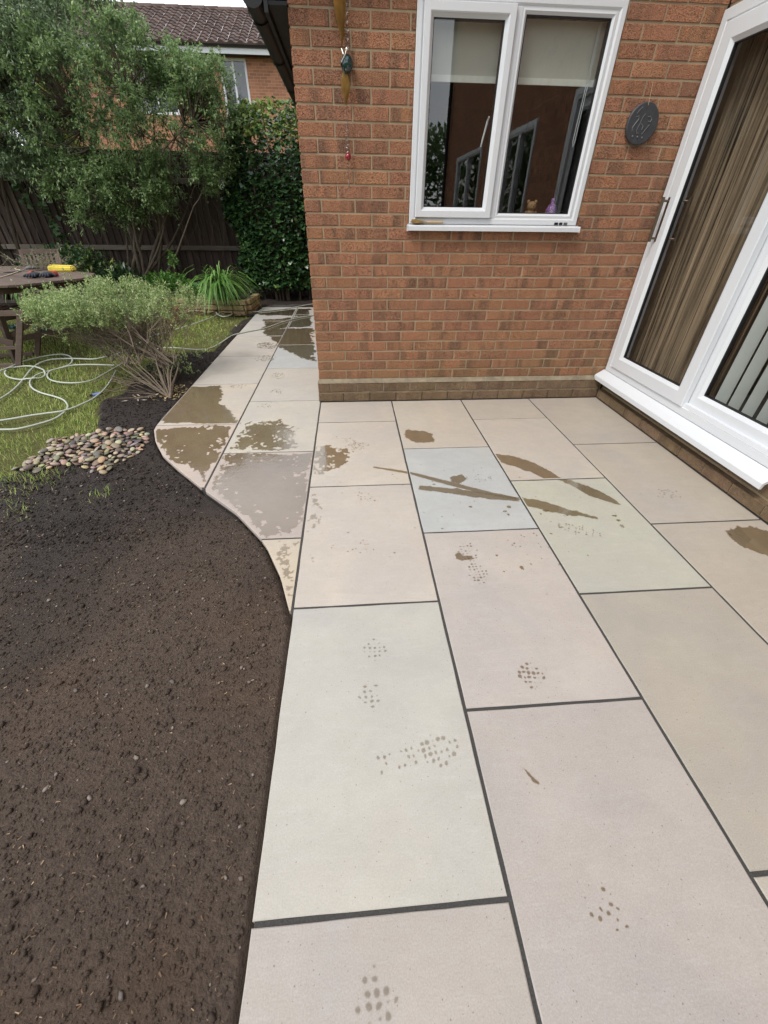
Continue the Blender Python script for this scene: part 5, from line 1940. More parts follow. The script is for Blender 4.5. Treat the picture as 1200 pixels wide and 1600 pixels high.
# ---- garden table
tbl = thing('garden_table', 'weathered wooden garden table with clipped corners on the lawn', 'table', (0, 0, 0))
c0 = np.array([-3.55, 2.02])
uu, vv = np.array([-0.85, 0.527]), np.array([0.527, 0.85])
tp = [c0 + a * uu + b * vv for a, b in ((-0.98, -0.33), (-0.98, 0.36), (-0.70, 0.62), (0.7, 0.62), (0.98, 0.33), (0.98, -0.33), (0.7, -0.6), (-0.70, -0.6))]
TZ = 0.72
# slats run the long way
sdv = np.linspace(-0.6, 0.62, 12)
for a_, b_ in zip(sdv, sdv[1:]):
    b2 = b_ - 0.006

    def lim(v_):
        return np.interp(v_, [-0.6, -0.33, 0.36, 0.62], [0.70, 0.98, 0.98, 0.70])
    q = [c0 - lim(a_) * uu + a_ * vv, c0 - lim(b2) * uu + b2 * vv, c0 + lim(b2) * uu + b2 * vv, c0 + lim(a_) * uu + a_ * vv]
    MB().prism([tuple(p) for p in q][::-1], TZ - 0.022, TZ + random.uniform(-0.001, 0.001)).build('slat', M['teak'], tbl, bevel=0.002)
ap = MB()
for a, b in ((-0.8, 1), (0.8, 1)):
    p0, p1 = c0 + a * uu - 0.5 * vv, c0 + a * uu + 0.5 * vv
    ap.beam((*p0, TZ - 0.055), (*p1, TZ - 0.055), 0.03, 0.06)
for b in (-0.48, 0.48):
    p0, p1 = c0 - 0.79 * uu + b * vv, c0 + 0.79 * uu + b * vv
    ap.beam((*p0, TZ - 0.055), (*p1, TZ - 0.055), 0.03, 0.06)
ap.build('apron', M['teak'], tbl)
for a in (-0.62, 0.62):
    for s in (-1, 1):
        p0 = c0 + a * uu + s * 0.46 * vv
        p9 = p0 + (0.14 if a < 0 else -0.14) * -uu
        p8 = p0 + (0.12 if a < 0 else -0.12) * uu
        MB().beam((p8[0], p8[1], -0.045), (p9[0], p9[1], TZ - 0.025), 0.045, 0.055).build('leg', M['teak'], tbl)
    p0, p1 = c0 + a * uu - 0.43 * vv, c0 + a * uu + 0.43 * vv
    MB().beam((*p0, 0.20), (*p1, 0.20), 0.03, 0.05).build('end_rail', M['teak'], tbl)
    MB().beam((*p0, 0.24), (*p1, TZ - 0.1), 0.03, 0.05).build('brace', M['teak'], tbl)
p0, p1 = c0 - 0.62 * uu, c0 + 0.62 * uu
MB().beam((*p0, 0.33), (*p1, 0.33), 0.03, 0.06).build('stretcher', M['teak'], tbl)


# ---- folding chairs
def chair(label, loc, rz):
    t = thing('folding_chair', label, 'chair', loc, rz, 'slatted wooden folding chairs round the table')
    z_ = 0.0
    for s in (-1, 1):
        x = s * 0.22
        MB().beam((x, -0.22, 0.0), (x, 0.20, 0.46), 0.022, 0.042, (1, 0, 0)).build('leg', M['teak'], t)
        MB().beam((x * 0.9, 0.24, 0.0), (x * 0.9, -0.2, 0.43), 0.022, 0.038, (1, 0, 0)).build('leg', M['teak'], t)
        MB().beam((x * 1.02, -0.18, 0.02), (x * 1.02, -0.30, 0.0), 0.02, 0.03).build('foot', M['teak'], t)
        MB().beam((x, 0.12, 0.36), (x, 0.30, 0.90), 0.024, 0.045, (1, 0, 0)).build('back_post', M['teak'], t)
        MB().beam((x * 1.12, -0.2, 0.64), (x * 1.12, 0.22, 0.66), 0.045, 0.022).build('arm', M['teak'], t)
        MB().beam((x * 1.12, -0.16, 0.0), (x * 1.12, -0.16, 0.63), 0.035, 0.035, (1, 0, 0)).build('arm_post', M['teak'], t)
    for i in range(7):
        y = -0.19 + i * 0.058
        MB().box(-0.205, 0.205, y, y + 0.042, 0.435, 0.452).build('seat_slat', M['teak'], t)
    for z in (0.50, 0.855):
        y = 0.12 + (z - 0.36) * (0.18 / 0.54)
        MB().box(-0.21, 0.21, y - 0.012, y + 0.012, z, z + 0.055).build('back_rail', M['teak'], t)
    for i in range(8):
        x = -0.185 + i * 0.053
        MB().beam((x, 0.12 + 0.19 * 0.333, 0.555), (x, 0.12 + 0.495 * 0.333, 0.853), 0.026, 0.014, (0, 1, 0)).build('back_slat', M['teak'], t)
    MB().beam((-0.22, -0.2, 0.05), (0.22, -0.2, 0.05), 0.03, 0.03).build('stretcher', M['teak'], t)
    return t


ch0 = chair('slatted wooden folding chair behind the table, its back above the cut twigs', (-3.92, 3.22, -0.045), math.radians(8))


def copy_tree(o, parent=None):
    c = o.copy()
    COL.objects.link(c)
    c.parent = parent
    for k_ in [q for q in list(SC.objects) if q.parent is o]:
        copy_tree(k_, c)
    return c


c = copy_tree(ch0)
c['label'] = 'folding chair at the far left of the table, only its back post showing'
c.location = (-4.95, 2.95, -0.045)
c.rotation_euler = (0, 0, math.radians(60))

# the near seat: square posts, slatted top, crossed braces
st_ = thing('slatted_seat', 'nearest wooden slatted seat beside the lawn hose, cut off by the picture edge', 'seat', (-3.22, 1.16, -0.045), math.radians(8))
for y in (0.0, 0.42):
    MB().beam((0, y, 0.0), (0.27, y, 0.545), 0.03, 0.05, (1, 0, 0)).build('leg', M['teak'], st_, bevel=0.003)
    MB().beam((-0.62, y + 0.035, 0.0), (-0.89, y + 0.035, 0.545), 0.03, 0.05, (1, 0, 0)).build('leg', M['teak'], st_, bevel=0.003)
    MB().box(-0.86, 0.24, y - 0.018, y + 0.016, 0.505, 0.55).build('top_rail', M['teak'], st_)
    MB().box(-0.62, -0.02, y - 0.015, y + 0.015, 0.02, 0.055).build('bottom_rail', M['teak'], st_)
    MB().box(-0.72, 0.08, y - 0.012, y + 0.012, 0.195, 0.222).build('middle_rail', M['teak'], st_)
for i in range(10):
    MB().beam((-0.80 + i * 0.1, 0.02, 0.53), (-0.80 + i * 0.1 + 0.04, 0.40, 0.53), 0.05, 0.016).build('slat', M['teak'], st_)
MB().beam((-0.60, 0.02, 0.50), (0.06, 0.02, 0.24), 0.02, 0.06).build('brace', M['teak'], st_)

# ---- things lying on and under the table
TT = TZ + 0.001


def tpt(u_, v_):
    return ground(u_, v_, TT)


x, y = tpt(98, 424)
spg = MB()
spg.add([(-0.13, -0.055, 0), (0.13, -0.055, 0), (0.14, 0.06, 0), (-0.14, 0.06, 0), (-0.125, -0.05, 0.062), (0.125, -0.05, 0.052), (0.13, 0.055, 0.056), (-0.135, 0.055, 0.068)],
        [(0, 3, 2, 1), (4, 5, 6, 7), (0, 1, 5, 4), (1, 2, 6, 5), (2, 3, 7, 6), (3, 0, 4, 7)])
o = spg.build('sponge', simple('yellow_sponge', (0.72, 0.58, 0.10), 0.9, 0.1, var=0.12, scale=70, bump=0.9), None, bevel=0.014, seg=3)
o.location = (x, y, TT)
o.rotation_euler = (0, 0, 0.1)
tag(o, 'large yellow sponge block on the right end of the garden table', 'sponge')
x, y = tpt(66, 433)
gv = thing('work_gloves', 'crumpled black and red work gloves near the table edge', 'gloves', (x, y, TT), 0.2)
blk, red = simple('glove_black', (0.02, 0.025, 0.035), 0.8, var=0.5, scale=30, bump=0.6), simple('glove_red', (0.35, 0.05, 0.03), 0.8, var=0.3)
for sx in (-1, 1):
    b_ = MB().ball((sx * 0.06, 0, 0.025), 0.055, 12, (1.1, 0.8, 0.45))
    for j in range(4):
        a_ = -0.5 + j * 0.32
        b_.tube([(sx * 0.06 + 0.03 * math.sin(a_), -0.03, 0.028), (sx * 0.06 + 0.07 * math.sin(a_), -0.075, 0.03), (sx * 0.06 + 0.085 * math.sin(a_), -0.10, 0.014)], [0.013, 0.012, 0.009], 7)
    b_.tube([(sx * 0.095, 0.0, 0.025), (sx * 0.13, -0.02, 0.025), (sx * 0.15, -0.045, 0.014)], [0.014, 0.012, 0.01], 7)
    b_.build('glove', blk, gv, smooth=True)
    MB().tube([(sx * 0.08, 0.03, 0.02), (sx * 0.12, 0.075, 0.022)], [0.034, 0.03], 10).build('cuff', red, gv)
x, y = tpt(40, 424)
tool = thing('hand_tool', 'grey handled trowel with a dark blade on the table', 'trowel', (x, y, TT), 0.9)
MB().tube([(0.02, 0, 0.03), (0.08, 0, 0.032), (0.15, 0, 0.03)], [0.015, 0.019, 0.017], 10).build('handle', simple('grey_grip', (0.16, 0.16, 0.17), 0.5), tool, smooth=True)
MB().tube([(0.02, 0, 0.03), (-0.02, 0, 0.012), (-0.05, 0, 0.006)], 0.006, 8).build('shank', M['steel'], tool)
MB().add([(-0.05, 0.03, 0.006), (-0.05, -0.03, 0.006), (-0.19, -0.035, 0.003), (-0.22, 0, 0.003), (-0.19, 0.035, 0.003), (-0.05, 0.03, 0.01), (-0.05, -0.03, 0.01), (-0.19, -0.035, 0.007), (-0.22, 0, 0.007), (-0.19, 0.035, 0.007)],
         [(4, 3, 2, 1, 0), (5, 6, 7, 8, 9), (0, 1, 6, 5), (1, 2, 7, 6), (2, 3, 8, 7), (3, 4, 9, 8), (4, 0, 5, 9)]).build('blade', M['slate'], tool)
cd = [(*tpt(-5, 436), TT + 0.006), (*tpt(12, 431), TT + 0.006), (*tpt(24, 427), TT + 0.006), (*tpt(32, 423), TT + 0.006), (*tpt(24, 421), TT + 0.006), (*tpt(28, 418), TT + 0.006)]
tag(MB().tube(crv(cd, 6), 0.0045, 6).build('cord', simple('cream_cord', (0.55, 0.5, 0.33), 0.8), None, smooth=True), 'thin cream cord trailing across the table top', 'cord')
x, y = tpt(60, 424)
cut = MB()
PP, DD = [], []
for i in range(70):
    a_ = RNG.uniform(0, 3.14)
    q = np.array([x + RNG.normal(-0.05, 0.14), y + RNG.normal(0.12, 0.1), TT + 0.01 + abs(RNG.normal(0, 0.045))])
    q2 = q + np.array([math.cos(a_) * 0.2, math.sin(a_) * 0.2, RNG.uniform(0.0, 0.12)])
    p = path_pts(q, q2, 5, 0.15)
    cut.tube(p, 0.0022, 4, cap=False)
    for j in range(9):
        PP.append(p[RNG.integers(5)])
        DD.append(rdirs(1)[0])
o = cut.build('cut_twigs', M['twig'])
tag(o, 'heap of cut twigs and clippings on the table before the chair', 'clippings', kind='stuff')
V, F = leaves(np.array(PP), np.array(DD), 0.02, 0.008, 0.1)
o2 = np_mesh('foliage', V, F, lfB, o)
# crumpled sheeting under the table
for (u_, v_, z, s_, lab) in ((24, 512, 0.10, 0.13, 'crumpled teal plastic sheet on the grass behind the nearest seat'), (82, 516, 0.12, 0.16, 'crumpled green plastic sheet under the right end of the table')):
    x, y = ground(u_, v_, z)
    g = MB()
    nx = 14
    vs = []
    for i in range(nx):
        for j in range(nx):
            a, b = (i / (nx - 1) - 0.5) * 2 * s_, (j / (nx - 1) - 0.5) * 1.2 * s_
            vs.append((x + a, y + b, z + 0.09 * float(fbm(np.array([a * 14 + u_]), np.array([b * 14]), 3, 5)[0]) + 0.01))
    g.add(vs, [(i * nx + j, (i + 1) * nx + j, (i + 1) * nx + j + 1, i * nx + j + 1) for i in range(nx - 1) for j in range(nx - 1)])
    o = g.build('plastic_sheet', simple('teal_sheet', (0.10, 0.22, 0.20), 0.35, var=0.4, scale=20), None, smooth=False)
    tag(o, lab, 'plastic sheet')

# ---- the neighbouring house
nb = thing('neighbour_house', 'neighbouring brick house with brown tiled roof beyond the fence', 'house', (0, 0, 0))
m_, t_ = new_mat('far_brickwork')
k = N(t_)
P_ = k.pos()
sx = k.sep(P_)
bt_ = k.n('TexBrick')
k.l(k.comb(k.math('ADD', sx[0], sx[1]), sx[2], 0.0), bt_.inputs['Vector'])
bt_.inputs['Scale'].default_value = 1.0
bt_.inputs['Brick Width'].default_value = 0.225
bt_.inputs['Row Height'].default_value = 0.075
bt_.inputs['Mortar Size'].default_value = 0.006
bt_.inputs['Color1'].default_value = (*s2l((168, 118, 92)), 1)
bt_.inputs['Color2'].default_value = (*s2l((140, 98, 78)), 1)
bt_.inputs['Mortar'].default_value = (*s2l((170, 140, 112)), 1)
k.out(k.hsv(bt_.outputs['Color'], 0.5, 1, k.math('ADD', 0.8, k.math('MULTIPLY', k.noise(P_, 3, 3), 0.4))), 0.9, k.bump(bt_.outputs['Fac'], -0.4, 0.006), 0.2)
NY = 16.0
nw = MB()
NWX = [(-3.66, -2.80, 3.7, 5.27), (-6.5, -5.2, 3.9, 5.2)]
nw.box(-9.5, NWX[1][0], NY, NY + 7, 0, 5.36)
nw.box(NWX[1][1], NWX[0][0], NY, NY + 7, 0, 5.36)
nw.box(NWX[0][1], 6.0, NY, NY + 7, 0, 5.36)
for q in NWX:
    nw.box(q[0], q[1], NY, NY + 7, 0, q[2])
    nw.box(q[0], q[1], NY, NY + 7, q[3], 5.36)
nw.build('wall', m_, nb)
for q in NWX:
    f_ = MB()
    ring(f_, q[0], q[1], q[2], q[3], prof_frame(0.07, -0.08, 0.0))
    mx = (q[0] + q[1]) / 2
    f_.box(mx - 0.03, mx + 0.03, -0.0, 0.06, q[2] + 0.071, q[3] - 0.071)
    f_.map(lambda x, y, z: (x, y + NY + 0.02, z))
    fo = f_.build('window', M['upvc'], nb)
    MB().add([(a, NY + 0.07, z) for a, z in ((q[0] + 0.06, q[2] + 0.06), (q[1] - 0.06, q[2] + 0.06), (q[1] - 0.06, q[3] - 0.06), (q[0] + 0.06, q[3] - 0.06))], [(0, 1, 2, 3)]).build('pane', M['glass'], fo)
    MB().box(q[0], q[1], NY + 0.9, NY + 0.92, q[2], q[3]).build('net_curtain', simple('net', (0.35, 0.36, 0.37), 0.9), fo)
MB().box(-9.8, 6.3, NY - 0.36, NY - 0.33, 5.28, 5.45).build('fascia', M['upvc'], nb)
MB().box(-9.8, 6.3, NY - 0.329, NY - 0.001, 5.30, 5.33).build('soffit', M['gasket'], nb)
gb = MB()
gb.tube([(-9.8, NY - 0.41, 5.46), (6.3, NY - 0.41, 5.46)], 0.05, 8)
gb.build('gutter', M['gasket'], nb)
# interlocking tiles, laid course by course
tl_ = MB()
ang = math.radians(24.5)
ca_, sa2 = math.cos(ang), math.sin(ang)
prof = [(0.0, 0.0), (0.05, 0.006), (0.09, 0.042), (0.14, 0.055), (0.19, 0.042), (0.235, 0.006), (0.295, 0.0)]
for r_ in range(12):
    for c in range(54):
        x0 = -9.8 + c * 0.298 + random.uniform(-0.003, 0.003)
        s0, s1 = r_ * 0.30 - 0.02, r_ * 0.30 + 0.315
        vs = []
        for s_, lift in ((s0, 0.038), (s1, 0.006)):
            for px_, pz in prof:
                vs.append((x0 + px_, NY - 0.45 + s_ * ca_ - (pz + lift) * sa2, 5.47 + s_ * sa2 + (pz + lift) * ca_))
        for px_, pz in prof:
            vs.append((x0 + px_, NY - 0.45 + s0 * ca_, 5.47 + s0 * sa2 - 0.0))
        tl_.add(vs, [(i, i + 1, 8 + i, 7 + i) for i in range(6)] + [(14 + i, 15 + i, i + 1, i) for i in range(6)])
tl = tl_.build('roof', M['tile'], nb)
tl['kind'] = 'stuff'
rg = MB()
for c in range(36):
    x0 = -9.8 + c * 0.45
    rg.tube([(x0, NY - 0.45 + 3.62 * ca_, 5.47 + 3.62 * sa2), (x0 + 0.44, NY - 0.45 + 3.62 * ca_, 5.47 + 3.62 * sa2 + 0.01)], 0.09, 10)
rg.build('ridge_tiles', M['tile'], nb)['kind'] = 'stuff'

# trees and hedge behind the camera, which the window mirrors
hb_ = thing('rear_hedge', 'tall dark garden hedge behind the viewer, mirrored in the window', 'hedge', (0, 0, 0))
n = 26000
X = RNG.uniform(-14, 14, n)
Z = RNG.uniform(0, 1, n) ** 0.7 * (3.4 + 0.8 * fbm(X * 0.6, X * 0 + 3, 3, 5))
Y = -13.0 + RNG.uniform(-0.8, 0.8, n)
V, F = leaves(np.stack([X, Y, Z], 1), rdirs(n, (0, 0.4, 0.1)), RNG.uniform(0.15, 0.28, n), RNG.uniform(0.1, 0.16, n), 0.2)
np_mesh('foliage', V, F, lfA, hb_)
bs = MB()
for i in range(26):
    x = -13 + i * 1.04
    bs.tube(path_pts((x, -13.1, -0.14), (x + RNG.normal(0, 0.3), -13.1, 3.0), 6, 0.05), [0.07, 0.06, 0.05, 0.04, 0.03, 0.02], 6)
bs.build('trunks', M['bark'], hb_)

# =================================================================== WATER ON THE PAVING
RECTS = []
for ci, (x0, x1, rows, tones) in cols.items():
    for ri in range(len(rows) - 1):
        RECTS.append((x0, x1 if not (ci == 0 and rows[ri + 1] >= -0.01) else -0.012, rows[ri + 1], rows[ri]))


def on_slab(X, Y):
    ok = np.zeros(X.shape, bool)
    for a, b, c, d in RECTS:
        ok |= (X > a + 0.007) & (X < b - 0.007) & (Y > c + 0.007) & (Y < d - 0.007)
    return ok & (X > edge_x(Y) + 0.006)


def film(px, label, cell=0.006, amp=0.03, freq=9, holes=0.0, seed=1, strk=None, cat='wet patch', group='wet patches on the paving', name='water_patch', world=None, grow_=0.0):
    poly = world or [ground(*q) for q in px]
    xs = [q[0] for q in poly]
    ys = [q[1] for q in poly]
    gx = np.arange(min(xs) - amp * 2, max(xs) + amp * 2, cell)
    gy = np.arange(min(ys) - amp * 2, max(ys) + amp * 2, cell)
    X, Y = np.meshgrid(gx, gy)
    d = sdist(X, Y, poly) + grow_
    nz = fbm(X * freq, Y * freq, 5, seed) if strk is None else fbm((X * strk[0] + Y * strk[1]) * freq, (Y * strk[0] - X * strk[1]) * freq * strk[2], 5, seed)
    m = d + amp * (nz * 1.5 + 0.9 * fbm(X * freq * 5, Y * freq * 4, 4, seed + 7)) > 0
    if holes:
        hz = fbm(X * freq * 4.2, Y * freq * 3.3, 4, seed + 50)
        hz = hz + 0.35 * fbm(X * freq * 14, Y * freq * 12, 2, seed + 90)
        m &= hz < holes * 0.75 + np.clip(d, 0, 0.12) * 2.0
    m &= on_slab(X, Y)
    nyy, nxx = X.shape
    jj, ii = np.nonzero(m[:-1, :-1] & m[1:, :-1] & m[:-1, 1:] & m[1:, 1:])
    if len(jj) == 0:
        return None
    b0 = jj * nxx + ii
    F = np.stack([b0, b0 + 1, b0 + nxx + 1, b0 + nxx], 1)
    used = np.unique(F)
    mp_ = np.zeros(nyy * nxx, int)
    mp_[used] = np.arange(len(used))
    V = np.stack([X.ravel()[used], Y.ravel()[used], np.full(len(used), 0.0014)], 1)
    o = np_mesh(name, V, mp_[F], M['wet'])
    mf = m.astype(float)
    dep = mf.copy()
    for _ in range(max(2, int(0.02 / cell))):      # smoothed coverage = how deep the film stands
        q = np.pad(dep, 1)
        dep = (q[:-2, 1:-1] + q[2:, 1:-1] + q[1:-1, :-2] + q[1:-1, 2:] + 2 * dep) / 6
    at = o.data.attributes.new('depth', 'FLOAT', 'POINT')
    at.data.foreach_set('value', np.clip((dep.ravel()[used] - 0.35) * 1.7, 0, 1).astype(np.float32))
    return tag(o, label, cat, group)


film([(284, 604), (345, 602), (350, 618), (345, 630), (358, 640), (372, 652), (374, 662), (252, 662), (258, 645)], 'wide brown wet patch over the curved slab by the fallen leaves', seed=3, amp=0.03)
film([(244, 670), (366, 664), (345, 700), (322, 752), (262, 712), (244, 690)], 'wet slab with a reddish edge where the path bends round the soil', seed=4, amp=0.035, holes=0.62)
film([(375, 668), (400, 658), (440, 656), (460, 675), (465, 690), (478, 703), (354, 704)], 'ragged wet patch between two joints above the mauve slab', seed=5, amp=0.05, holes=0.38)
film([(352, 708), (486, 708), (480, 760), (474, 815), (458, 832), (410, 838), (385, 812), (330, 762)], 'large glossy puddle covering the mauve slab beside the soil curve', seed=6, amp=0.03, holes=0.60)
film([(492, 700), (510, 697), (553, 706), (545, 722), (500, 745), (488, 742)], 'wet splash with brushed streaks on the beige slab', seed=7, amp=0.03, holes=0.5)
film([(410, 514), (487, 512), (493, 565), (470, 560), (440, 545), (430, 540), (412, 522)], 'large wet area against the house corner at the far path', seed=8, amp=0.05, cell=0.009)
film([(420, 500), (487, 492), (487, 510), (405, 516)], 'wet strip under the hose near the far path end', seed=9, amp=0.03, cell=0.01)
film([(410, 499), (452, 498), (450, 503), (412, 506)], 'small muddy wet streak crossing the farthest slabs', seed=10, amp=0.03, cell=0.01)
film([(395, 486), (484, 482), (485, 495), (400, 492)], 'darkened damp slab at the very end of the path', seed=11, amp=0.05, cell=0.012)
film([(634, 672), (660, 671), (679, 680), (676, 691), (652, 692), (645, 688), (633, 685)], 'isolated brown wet blotch near the house wall', seed=12, amp=0.02, freq=16)
film([(772, 708), (800, 711), (840, 725), (875, 745), (925, 762), (965, 782), (971, 790), (950, 786), (915, 772), (880, 752), (850, 748), (820, 735), (780, 722)], 'long brown wet stroke running from the blue slab to the tan slab', seed=13, amp=0.011, freq=14, cell=0.004)
film([(583, 729), (640, 737), (700, 752), (770, 770), (811, 778), (812, 782), (760, 773), (700, 758), (640, 741), (584, 731)], 'thin dark wet line sweeping across to the blue-grey slab', seed=14, amp=0.003, freq=25, cell=0.003, grow_=0.003)
film([(655, 759), (700, 762), (760, 770), (806, 776), (812, 784), (760, 780), (700, 771), (655, 765)], 'broad wet brush stroke across the middle of the blue-grey slab', seed=15, amp=0.009, freq=18, cell=0.003)
film([(815, 777), (845, 782), (880, 793), (935, 808), (934, 811), (900, 806), (860, 800), (818, 790)], 'tapering wet stroke across the yellow-green slab', seed=16, amp=0.010, freq=16, cell=0.0035)
film([(702, 746), (722, 742), (730, 749), (716, 757), (704, 754)], 'little wet splatter on the blue-grey slab above the strokes', seed=17, amp=0.012, freq=30, cell=0.003)
film([(1130, 832), (1150, 820), (1175, 822), (1230, 838), (1230, 875), (1190, 868), (1160, 858)], 'ragged brown wet patch at the right edge below the door sill', seed=18, amp=0.02, freq=14)
film([(710, 866), (718, 862), (724, 868), (738, 868), (740, 874), (722, 877), (712, 874)], 'small brown wet mark beside the upper boot print on the pink slab', seed=19, amp=0.003, freq=40, cell=0.0025)
film([(811, 1192), (822, 1203), (833, 1214), (847, 1224), (842, 1228), (832, 1222), (820, 1205)], 'narrow brown splash on the large front slab', seed=20, amp=0.002, freq=40, cell=0.002)
film([(425, 845), (468, 843), (452, 945), (440, 905)], 'fine wet streaks on the cut slab at the end of the curve', seed=22, amp=0.02, holes=-0.05, strk=(0.9, 0.4, 5), cell=0.004)
film([(486, 770), (500, 772), (506, 800), (498, 825), (478, 835)], 'speckled damp marks along the joint of the beige slab', seed=23, amp=0.02, holes=-0.02, cell=0.0035, freq=14)

# droplets
dv = []
for u_, v_, r in ((678, 757, .008), (735, 792, .01), (795, 792, .013), (789, 799, .010), (794, 804, .009), (812, 746, .006), (960, 806, .011), (966, 813, .011), (972, 822, .012), (853, 798, .014), (845, 803, .006), (886, 805, .008), (776, 868, .007), (815, 887, .011), (691, 826, .006), (830, 803, .006), (875, 824, .008), (845, 855, .004), (861, 834, .006), (629, 758, .004), (1013, 694, .004), (1140, 835, .01), (1002, 772, .004), (648, 825, .004), (488, 872, .006), (489, 877, .004)):
    dv.append((*ground(u_, v_), r))
for _ in range(260):
    u_, v_ = random.choice([(740, 770), (870, 800), (700, 750), (860, 840), (520, 720), (560, 700), (350, 600), (450, 640), (800, 900), (560, 850)])
    u_, v_ = random.gauss(u_, 45), random.gauss(v_, 24)
    if v_ > 640:
        dv.append((*ground(u_, v_), 0.0012 + 0.004 * random.random() ** 3))
dm = MB()
for x, y, r in dv:
    if not on_slab(np.array([x]), np.array([y]))[0]:
        continue
    n = 9
    k0 = random.uniform(0.7, 1.3)
    dm.add([(x + r * k0 * math.cos(a) * random.uniform(0.85, 1.15), y + r / k0 * math.sin(a) * random.uniform(0.85, 1.15), 0.0014) for a in [2 * math.pi * i / n for i in range(n)]], [tuple(range(n))])
tag(dm.build('water_drops', M['drop']), 'scattered water drops and specks on the dry slabs', 'water drops', kind='stuff')


# boot prints: wet tread blocks
def print_(u_, v_, rot, parts, label, seed, s=1.0, keep=1.0):
    x, y = ground(u_, v_)
    rr = random.Random(seed)
    b = MB()
    ca, sn = math.cos(rot), math.sin(rot)

    def quad(px, py, w_, h_, a):
        c_, s_ = math.cos(a), math.sin(a)
        vs = []
        n = 8
        for i in range(n):
            an = 2 * math.pi * i / n + math.pi / 8
            qx, qy = math.cos(an), math.sin(an)
            f_ = 1 / max(abs(qx), abs(qy)) ** 0.75
            qx, qy = w_ / 2 * qx * f_ * rr.uniform(0.85, 1.15), h_ / 2 * qy * f_ * rr.uniform(0.85, 1.15)
            qx, qy = px + qx * c_ - qy * s_, py + qx * s_ + qy * c_
            vs.append((x + (qx * ca - qy * sn) * s, y + (qx * sn + qy * ca) * s, 0.00145))
        if on_slab(np.array([vs[0][0]]), np.array([vs[0][1]]))[0]:
            b.add(vs, [tuple(range(n))])
    for (cy, hy, hx, kp, sz) in parts:          # ellipses of tread
        ny, nx = int(2 * hy / 0.0165), int(2 * hx / 0.0165)
        for i in range(ny + 1):
            for j in range(nx + 1):
                py, px = -hy + 2 * hy * i / max(1, ny), -hx + 2 * hx * j / max(1, nx)
                if (py / hy) ** 2 + (px / hx) ** 2 > 1.05:
                    continue
                if rr.random() > min(1, kp * 1.15) * keep:
                    continue
                q = sz * 1.05 * (rr.uniform(0.75, 1.15) if rr.random() < 0.7 else rr.uniform(0.25, 0.6))
                quad(px + rr.uniform(-.002, .002), cy + py + rr.uniform(-.002, .002), q, q * rr.uniform(0.5, 1.1), rr.uniform(-0.5, 0.5) + 0.6 * px / hx)
    if len(b.f) < 7:
        return
    o = b.build('boot_print', M['tread'])
    tag(o, label, 'boot print', 'wet boot prints on the paving')


HEEL = (-0.10, 0.045, 0.036, 0.8, 0.010)
BALL = (0.055, 0.085, 0.046, 0.7, 0.010)
print_(585, 1015, 0.0, [(0.0, 0.045, 0.038, 0.85, 0.009)], 'small heel print at the top of the pale green slab', 1)
print_(580, 1088, 0.05, [(0.0, 0.055, 0.040, 0.55, 0.011)], 'boot print of spaced blocks on the pale green slab', 2)
print_(650, 1180, 1.75, [(-0.07, 0.06, 0.045, 0.6, 0.012), (0.06, 0.07, 0.04, 0.45, 0.010)], 'sideways boot print on the pale green slab', 3)
print_(830, 1055, -0.15, [(0.0, 0.045, 0.042, 0.95, 0.0125)], 'crisp brown heel print near the bottom of the pink slab', 4)
print_(828, 1000, 0.0, [(0.0, 0.05, 0.04, 0.25, 0.006)], 'faint toe marks above the crisp heel print', 5)
print_(738, 878, 0.06, [(-0.075, 0.06, 0.042, 0.9, 0.010), (0.075, 0.07, 0.046, 0.65, 0.010)], 'full boot print at the top of the pink slab', 6)
print_(590, 1572, 0.1, [(0.0, 0.055, 0.04, 0.85, 0.012)], 'boot print at the bottom edge of the picture', 7)
print_(945, 1425, -0.6, [(0.0, 0.04, 0.045, 0.7, 0.009)], 'angular print fragments on the large front slab', 8)
print_(935, 1388, 0.0, [(0.0, 0.02, 0.04, 0.35, 0.007)], 'faint specks above the angular print', 9)
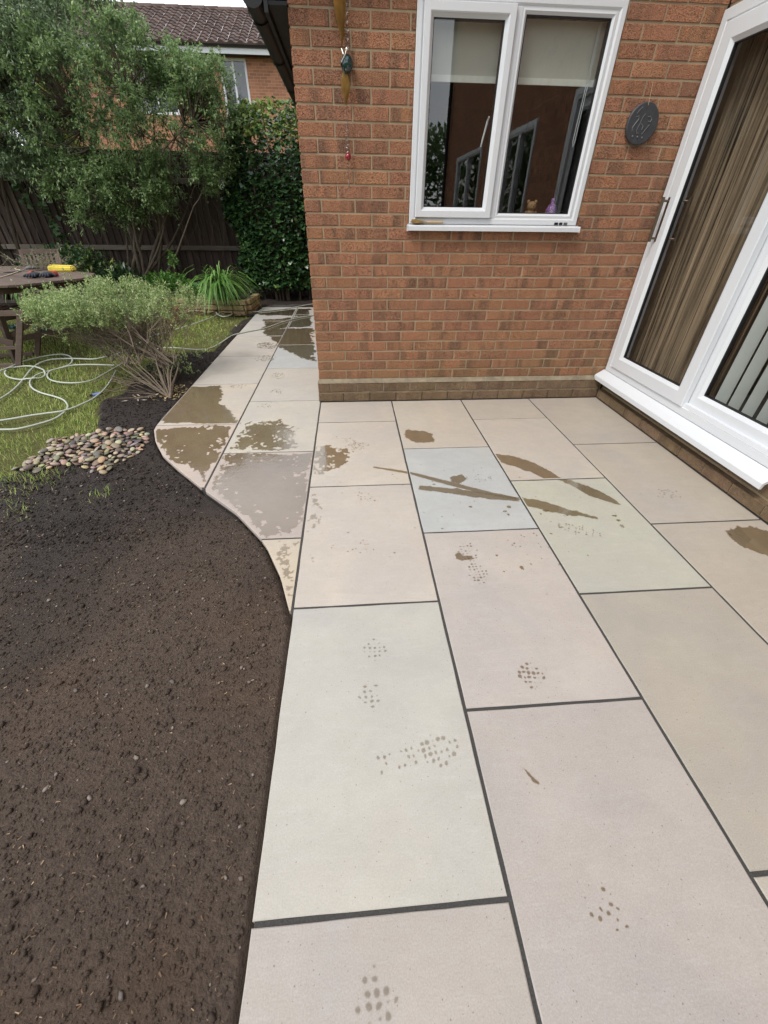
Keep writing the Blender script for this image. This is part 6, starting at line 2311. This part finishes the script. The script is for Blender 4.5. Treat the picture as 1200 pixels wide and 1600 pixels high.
print_(568, 775, 0.9, [(0.0, 0.08, 0.035, 0.55, 0.010)], 'slanting boot print under the joint of the second beige slab', 10)
print_(536, 828, 0.6, [(0.0, 0.04, 0.03, 0.55, 0.008)], 'faint heel print left of middle on the beige slab', 11)
print_(560, 855, 0.2, [(0.0, 0.06, 0.05, 0.2, 0.008)], 'very faint print in the middle of the beige slab', 12)
print_(560, 697, 0.3, [(0.0, 0.05, 0.075, 0.7, 0.011)], 'muddy print beside the wet splash near the wall', 13)
print_(540, 688, 1.1, [(0.0, 0.10, 0.04, 0.5, 0.012)], 'smudged muddy track just below the first short slab', 14)
print_(748, 747, 1.4, [(0.0, 0.09, 0.04, 0.5, 0.009)], 'speckled print crossing the upper blue-grey slab', 15)
print_(905, 828, 1.1, [(0.0, 0.10, 0.045, 0.5, 0.010)], 'dotted print on the upper half of the yellow-green slab', 16)
print_(1045, 773, 0.3, [(0.0, 0.06, 0.075, 0.45, 0.012)], 'muddy specks in the middle of the tan slab by the door', 17)
print_(435, 587, 0.2, [(0.0, 0.10, 0.06, 0.45, 0.012)], 'muddy print on the path slab beside the house corner', 18)
print_(432, 612, 0.2, [(0.0, 0.07, 0.05, 0.4, 0.012)], 'muddy print just below the other by the house corner', 19)
print_(415, 560, 0.2, [(0.0, 0.12, 0.11, 0.4, 0.016)], 'muddy print on the pale path slab near the shrub', 20)
print_(418, 540, 0.5, [(0.0, 0.16, 0.12, 0.45, 0.018)], 'muddy marks beyond the shrub on the far pale slab', 21)
print_(372, 603, 0.5, [(0.0, 0.07, 0.08, 0.4, 0.012)], 'muddy specks right of the wide brown wet patch', 22)
print_(420, 633, 0.5, [(0.0, 0.06, 0.09, 0.4, 0.012)], 'muddy specks above the ragged wet patch', 23)
print_(700, 840, 0.5, [(0.0, 0.05, 0.05, 0.12, 0.009)], 'scattered specks at the top left of the pink slab', 24)
print_(810, 845, 0.8, [(0.0, 0.06, 0.05, 0.3, 0.009)], 'specks at the top right corner of the pink slab', 25)
